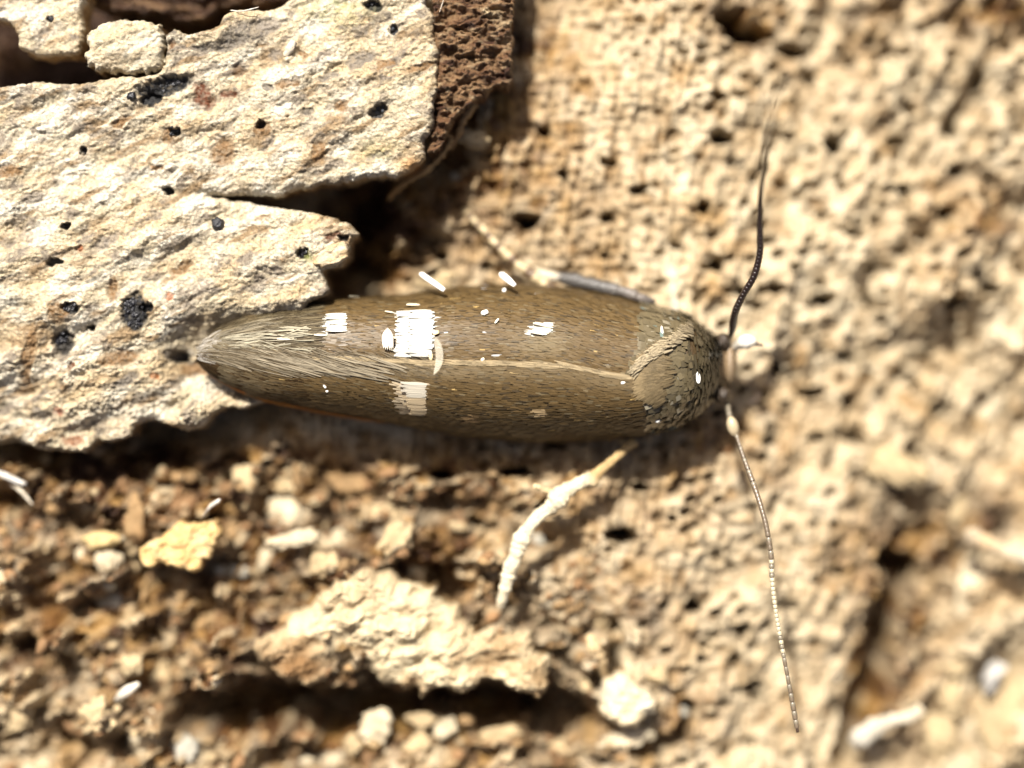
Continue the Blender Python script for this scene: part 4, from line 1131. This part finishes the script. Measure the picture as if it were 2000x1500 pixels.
CRUMBS = [
 (566, 1003, 34, 27, -5, WH, "bright white lobed crumb right of the yellow bow-shaped flake, above the long white one"),
 (573, 1053, 50, 15, 10, WH, "long bright white crumb lying under the white lobed crumb"),
 (652, 1046, 28, 20, 0, WH, "white knobbly crumb touching the right end of the long white crumb"),
 (508, 1094, 16, 30, -35, WH, "narrow white crumb leaning at the left end of the long white crumb"),
 (478, 950, 20, 42, -12, CR, "upright cream chip in the shade under the plate, left of the white lobed crumb"),
 (566, 938, 28, 24, 0, CR, "cream chip in the shade directly above the white lobed crumb"),
 (682, 945, 36, 22, 0, TN, "tan squarish chip in the shade below the moth's tail"),
 (262, 1002, 20, 42, 5, TN, "upright tan ridged chip above the left end of the yellow flake"),
 (340, 985, 46, 26, 10, BR_, "brown rough chip just above the yellow bow-shaped flake"),
 (450, 1030, 14, 22, 10, TN, "small tan chip against the right side of the yellow flake"),
 (775, 1050, 26, 32, -20, CR, "branching cream crumb in brown wood between the moth and the wide crust flake"),
 (755, 997, 26, 13, 0, CR, "flat oval cream crumb right of the white lobed crumb"),
 (446, 1116, 27, 12, -6, GW, "greenish white oval crumb just below the right corner of the yellow flake"),
 (165, 1084, 18, 15, 0, WH, "left one of two white beads in a row left of the yellow flake"),
 (213, 1097, 22, 18, 0, WH, "right one of two white beads in a row left of the yellow flake"),
 (200, 1056, 28, 13, 5, YL, "pale yellow oval crumb above the two white beads"),
 (224, 1174, 32, 18, 4, GW, "greyish white blocky crumb below the two white beads"),
 (633, 1105, 26, 20, 10, CR, "cream crumb at the top left edge of the wide crust flake"),
 (812, 1120, 18, 15, 0, WH, "round white crumb on the top edge of the wide crust flake"),
 (1052, 1053, 12, 11, 0, GW, "small white grain on the right of the pale knobbly fibre"),
 (1118, 1198, 14, 32, 30, WH, "white leaning crumb, left arm of a V near the wide crust flake's right end"),
 (1170, 1215, 17, 34, -25, CR, "cream leaning crumb, right arm of a V near the wide crust flake's right end"),
 (1068, 1175, 14, 12, 0, WH, "small round white crumb right of the pale fibre's lower tip"),
 (192, 1400, 30, 27, 20, CR, "cream lump near the bottom left, left of the brightest white lump"),
 (308, 1345, 22, 52, -12, CR, "tall cream lump rising from the brightest white lump at the bottom left"),
 (287, 1444, 34, 32, 0, WH, "brightest white lump at the bottom left of the photo"),
 (226, 1468, 18, 15, 0, CR, "small pale bead left of the brightest white lump"),
 (256, 1298, 16, 18, 0, CR, "round cream bead above the thin white sliver at the bottom left"),
 (30, 1402, 26, 22, 20, CR, "cream lump near the photo's lower left edge"),
 (365, 1462, 20, 24, 0, GW, "pale crumb right of the brightest white lump"),
 (738, 1413, 27, 30, -8, WH, "cubic bright cream chip under the dark crack at the bottom"),
 (690, 1455, 15, 20, -25, CR, "small cream chip just left of and below the cubic chip"),
 (832, 1408, 32, 14, 0, CR, "flat cream crumb right of the cubic chip under the crack"),
 (872, 1425, 21, 18, 15, WH, "rounded cream crumb at the right end of the flat crumb under the crack"),
 (815, 1455, 26, 15, 40, CR, "bent cream crumb below the flat crumb under the crack"),
 (912, 1408, 14, 12, 0, TN, "small round tan bead between crumbs under the dark crack"),
 (975, 1438, 38, 16, 8, CR, "curved cream crumb right of the small tan bead under the crack"),
 (1085, 1462, 42, 17, -8, CR, "row of cream lumps along the bottom edge below the crust flake's right end"),
 (650, 1488, 38, 18, 0, WH, "wide white crumb cut by the photo's bottom edge"),
 (1136, 1480, 15, 26, 12, WH, "upright white bead at the bottom edge, left of the biggest cream lump"),
 (1225, 1445, 46, 15, 4, WH, "ragged white row of crumb just under the biggest cream lump"),
 (1282, 1320, 20, 20, 0, CR, "cream crumb up and to the right of the biggest cream lump"),
 (1332, 1386, 12, 11, 0, GW, "tiny bluish white bead right of the biggest cream lump"),
 (1898, 1155, 26, 66, -4, WH, "tall white column standing near the photo's right edge"),
 (1868, 1300, 38, 18, 18, CR, "pointed cream chip below the tall white column"),
 (1940, 1318, 16, 27, -20, (0.56, 0.56, 0.55), "bluish white oval crumb near the right edge below the pointed chip"),
 (1968, 1400, 60, 72, -30, CR, "largest cream boulder-like lump at the right edge near the bottom"),
 (1830, 1440, 30, 44, 0, CR, "cream lump to the right of the white forked splinter"),
 (1868, 996, 15, 26, -12, CR, "upright cream bead above the white knob-ended stick at the right"),
 (1862, 1365, 22, 34, 12, CR, "upright cream lump under the pointed chip"),
 (-4, 1115, 20, 34, 0, WH, "white crumb cut off by the photo's left edge"),
 (922, 270, 26, 17, -12, CR, "pale cream crumb hanging free below the reddish brown block"),
 (912, 204, 26, 18, 25, TN, "tan chip at the lower end of the reddish brown block"),
 (891, 345, 9, 8, 0, GW, "tiny greyish white grain on shaded brown wood right of the plate's lower right corner"),
 (850, 548, 34, 16, 0, CR, "flat cream chip just above the moth behind the left rod scale"),
 (1630, 1320, 10, 9, 0, GW, "tiny white grain on the wood right of the lower antenna's ringed part"),
 (1762, 905, 54, 34, -25, CR, "ring-shaped swollen cream knot right of the moth's lower antenna"),
 (1100, 1405, 14, 13, 0, TN, "small tan bead below the right end of the wide crust flake"),
]
for k, (a, b_, rx, ry, dg, cl, lb) in enumerate(CRUMBS):
    up = -0.04
    if b_ > 1380 and 600 < a < 1000: up = 0.0
    zz = None
    if 660 < a < 1000 and 1390 < b_ < 1470: zz = -2.35
    if (a, b_) in ((922, 270), (912, 204)): zz = -1.5
    crumb(a, b_, rx, ry, dg, cl, lb, z=zz, up=up, sub=4 if rx > 20 else 3)

# jagged pointed teeth hanging from the lower rim of the wide crust flake
def stick(name, path, stops, label, cat, bumps=0.25, seed=0, seg=14, flat=0.8, mat=None, parent=None):
    v, f, c, rad, tg_, tt = tube(path, seg=seg, sub=10, bumps=bumps, seed=seed, flat=flat)
    n_ = vn(v[:, 0] * 6 + 50, v[:, 1] * 6 + 50, 78)[:, None]
    o = obj(name, v, f, mat or M_crumb, parent, band_col(tt, stops) * (0.82 + .3 * n_))
    if parent is None: tag(o, label, cat)
    return o
fb = stick("wood_fibre", [(1240, 862, -1.30, 9), (1225, 874, -1.25, 8), (1200, 896, -1.15, 8), (1172, 920, -1.05, 10), (1158, 934, -1.03, 17), (1140, 940, -1.00, 13), (1110, 956, -0.95, 15), (1092, 972, -0.93, 21), (1076, 990, -0.95, 15), (1050, 1010, -0.95, 13), (1028, 1038, -0.95, 15), (1016, 1060, -0.95, 19), (1008, 1082, -0.97, 14), (998, 1108, -1.00, 16), (992, 1130, -1.05, 14), (984, 1158, -1.10, 12), (978, 1184, -1.25, 8)],
        [(0, (.50, .36, .17)), (.22, (.55, .40, .2)), (.32, (.84, .76, .56)), (1, (.84, .78, .60))], "pale knobbly fibre with a short side spur, reaching down from under the moth", "fibre", 0.13, 3)
stick("spur", [(1092, 964, -1.0, 8), (1074, 960, -1.0, 6), (1060, 957, -.95, 5), (1048, 950, -.9, 6), (1042, 952, -.9, 3)], [(0, (.6, .45, .25)), (1, (.74, .64, .42))], None, None, 0.2, 5, parent=fb)
stick("spur", [(1226, 870, -1.72, 6), (1212, 860, -1.7, 5), (1204, 858, -1.7, 3)], [(0, (.5, .36, .18)), (1, (.55, .42, .24))], None, None, 0.2, 6, parent=fb)
stick("wood_splinter", [(1668, 1452, -2.9, 14), (1685, 1438, -2.8, 22), (1712, 1420, -2.75, 20), (1740, 1408, -2.8, 15), (1775, 1400, -2.9, 12), (1800, 1385, -3.0, 10)], [(0, (.58, .57, .52)), (1, (.78, .7, .55))], "thick bright white splinter with a stub, left of the lumps at bottom right", "splinter", 0.2, 7)
stick("wood_splinter", [(1888, 1040, -2.9, 10), (1902, 1048, -2.8, 22), (1922, 1058, -2.8, 16), (1950, 1070, -2.8, 14), (1985, 1084, -2.8, 17), (2030, 1096, -2.9, 20)], [(0, (.58, .53, .43)), (.4, (.6, .45, .28)), (1, (.84, .78, .62))], "white knob-ended stick running to the photo's right edge", "splinter", 0.2, 8)
stick("wood_splinter", [(1180, 1318, -2.0, 8), (1172, 1290, -1.8, 13), (1160, 1262, -1.7, 14), (1150, 1240, -1.8, 9)], [(0, (.6, .45, .26)), (1, (.66, .52, .32))], "short upright tan splinter joining the V of crumbs to the biggest cream lump", "splinter", 0.25, 9)
stick("wood_splinter", [(225, 1368, -1.55, 2), (238, 1357, -1.4, 9), (254, 1346, -1.35, 10), (272, 1335, -1.35, 4)], [(0, (.85, .82, .74)), (1, (.8, .76, .66))], "thin white sliver lying slanted at the lower left", "splinter", 0.1, 10)
stick("wood_splinter", [(-40, 915, -1.6, 4), (0, 925, -1.45, 6), (25, 936, -1.4, 6), (50, 946, -1.45, 3)], [(0, (.75, .76, .76)), (1, (.8, .8, .78))], "shiny greyish white sliver at the left edge under the plate", "splinter", 0.1, 11)
stick("wood_splinter", [(20, 945, -1.6, 2), (42, 960, -1.5, 4), (64, 986, -1.5, 2)], [(0, (.6, .55, .45)), (1, (.7, .65, .55))], "thin dull sliver just below the shiny greyish one at the left edge", "splinter", 0.1, 12)
stick("wood_splinter", [(842, 262, -0.9, 6), (880, 268, -0.9, 5), (872, 292, -0.95, 6), (850, 318, -1.0, 5), (826, 338, -1.1, 6), (800, 352, -1.25, 5), (772, 374, -1.5, 6), (758, 392, -1.7, 3)], [(0, (.40, .25, .11)), (.5, (.50, .34, .16)), (1, (.42, .27, .12))], "ragged brown strand bridging from the reddish block to under the plate", "splinter", 0.4, 13)
stick("wood_splinter", [(925, 200, -0.9, 9), (905, 235, -1.0, 7), (895, 262, -1.1, 7), (878, 290, -1.2, 5)], [(0, (.5, .34, .17)), (1, (.36, .22, .1))], "short ragged tan strip hanging from the reddish block's lower end", "splinter", 0.4, 14)
stick("wood_splinter", [(395, 1010, -1.2, 1.5), (404, 998, -1.0, 1.8), (412, 988, -0.95, 4), (424, 980, -0.9, 4), (430, 975, -0.9, 2)], [(0, (.6, .55, .5)), (1, (.75, .72, .68))], "tiny glassy thread sticking up above the yellow flake", "splinter", 0.1, 15)
stick("plate_fleck", [(557, 110, -0.22, 6), (566, 95, -0.18, 9), (574, 80, -0.2, 6)], [(0, (.8, .74, .62)), (1, (.8, .74, .62))], "short smooth cream ridge piece on the big plate's upper right part", "fleck", 0.1, 16, mat=M_plate)

# thin threads
stick("hair_thread", [(868, -6, -0.3, 0.9), (863, 10, -0.3, 0.9), (858, 24, -0.35, 0.9), (852, 36, -0.45, 0.6)], [(0, (.75, .7, .6)), (1, (.7, .6, .5))], "fine pale hair at the top edge over the reddish block", "hair", 0.05, 17, seg=6)
stick("hair_thread", [(450, 20, -0.3, 1.2), (470, 22, -0.15, 1.2), (490, 18, -0.1, 1.4), (505, 14, -0.2, 0.8)], [(0, (.75, .75, .7)), (1, (.8, .78, .75))], "fine silvery hair on the greyish top edge of the big plate", "hair", 0.05, 18, seg=6)

# black fungus beads and clumps seated on the plate
def plate_z(a, b_):
    return float(plate_h(np.array([float(a)]), np.array([float(b_)]))[0])
FUNG = [(425, 437, 12, 12, 0, 1, "largest single round black bead, on the plate's lower lobe"),
        (256, 612, 24, 30, 0, 9, "big cluster of glossy black grains left of the moth's tail"),
        (322, 163, 44, 14, 16, 10, "long cluster of black grains near the plate's upper left"),
        (257, 188, 8, 8, 0, 1, "round black bead at the left end of the long black cluster"),
        (338, 255, 9, 8, 0, 2, "small black grain pair below the long black cluster"),
        (320, 371, 8, 8, 0, 1, "dull black bead at the plate's middle, left of the notch tip"),
        (738, 213, 12, 9, 20, 2, "greyish black bead near the plate's right edge"),
        (765, 54, 7, 8, 0, 1, "small bluish black bead near the plate's top right"),
        (725, 5, 14, 8, 0, 3, "black cluster cut by the photo's top edge"),
        (590, 493, 9, 11, 0, 2, "black bead beside the thin flake on the lower lobe's tip"),
        (122, 440, 7, 5, 20, 1, "small oval black bead at the far left of the lower lobe"),
        (136, 600, 12, 8, 0, 3, "sparse black cluster left of the big glossy cluster"),
        (168, 637, 5, 5, 0, 1, "tiny black bead between the sparse and the big clusters"),
        (118, 660, 13, 12, 0, 4, "dull black cluster at the left, below the sparse one"),
        (335, 697, 11, 9, 0, 2, "black bead just left of the moth's tail tip"),
        (100, 36, 5, 5, 0, 1, "tiny black bead on the corner crust piece")]
for k, (a, b_, rx, ry, dg, nb, lb) in enumerate(FUNG):
    r = np.random.default_rng(900 + k)
    zz = plate_z(a, b_) if k < 15 else -0.45
    if nb == 1:
        v, f = crumb_mesh(P(a, b_, zz + 0.02), rx / 100, ry / 100, rx / 120, dg, k, 3, .06)
    else:
        vs = []; fs = []; off = 0
        for q in range(nb * 11):
            x, y = r.uniform(-1, 1, 2)
            if x * x + y * y > 1: continue
            dx, dy = rot(np.array(x * rx), np.array(y * ry), -dg)
            rr = r.uniform(1.8, 4.6)
            v, f = crumb_mesh(P(a + float(dx), b_ + float(dy), plate_z(a + float(dx), b_ + float(dy)) + 0.0), rr / 100, rr / 110, rr / 130, r.uniform(0, 180), k * 50 + q, 2, .2)
            vs.append(v); fs.append(f + off); off += len(v)
        v = np.concatenate(vs); f = np.concatenate(fs)
    if nb > 1:
        root = empty("fungus_cluster", tuple(P(a, b_, zz)))
    o = obj("fungus_bead" if nb == 1 else "black_grains", v, f, M_black, None if nb == 1 else root, np.tile([0.014, 0.014, 0.018] if k not in (6, 7) else [0.05, 0.055, 0.065], (len(v), 1)))
    if nb > 1:
        o['kind'] = 'stuff'; o = root
    tag(o, lb, "fungus bead" if nb == 1 else "fungus cluster", "black fungus on the cream plates")

# loose debris nobody could count on the brown wood
r = np.random.default_rng(1234)
vs = []; fs = []; cs = []; off = 0
M = 1700
ud = np.concatenate([r.uniform(-60, 1330, 2000), r.uniform(1650, 2050, 420), r.uniform(650, 1040, 180)])
vd = np.concatenate([r.uniform(900, 1560, 2000), r.uniform(880, 1560, 420), r.uniform(180, 560, 180)])
lw, _, _ = g_weights(ud, vd)
zd = ground_z(ud, vd)
base_v, base_f = ICO[1]
for k in range(M):
    if lw[k] < 0.35 and k < 2420: continue
    rr = 3 + 11 * r.random() ** 3
    el = 1 + 1.4 * r.random()
    vv_ = base_v * (1 + 0.3 * (r.random(len(base_v)) - .5))[:, None] * [rr * el / 100, rr / 100, rr * 0.7 / 100]
    vv_ = vv_ @ rotz(r.normal(35, 35)).T + np.array([(ud[k] - 1000) * kz, -(vd[k] - 750) * kz, zd[k] + rr / 300])
    vs.append(vv_); fs.append(base_f + off); off += len(base_v)
    q = r.random()
    c = np.array(CR) if q < .10 else np.array(TN) if q < .45 else np.array(BR_) if q < .97 else np.array(WH)
    cs.append(np.tile(c * (.7 + .5 * r.random()), (len(base_v), 1)))
o = obj("wood_debris", np.concatenate(vs), np.concatenate(fs), M_crumb, None, np.concatenate(cs))
tag(o, "fine brown and cream wood crumbs strewn over the darker rotten wood", None, None, "stuff")
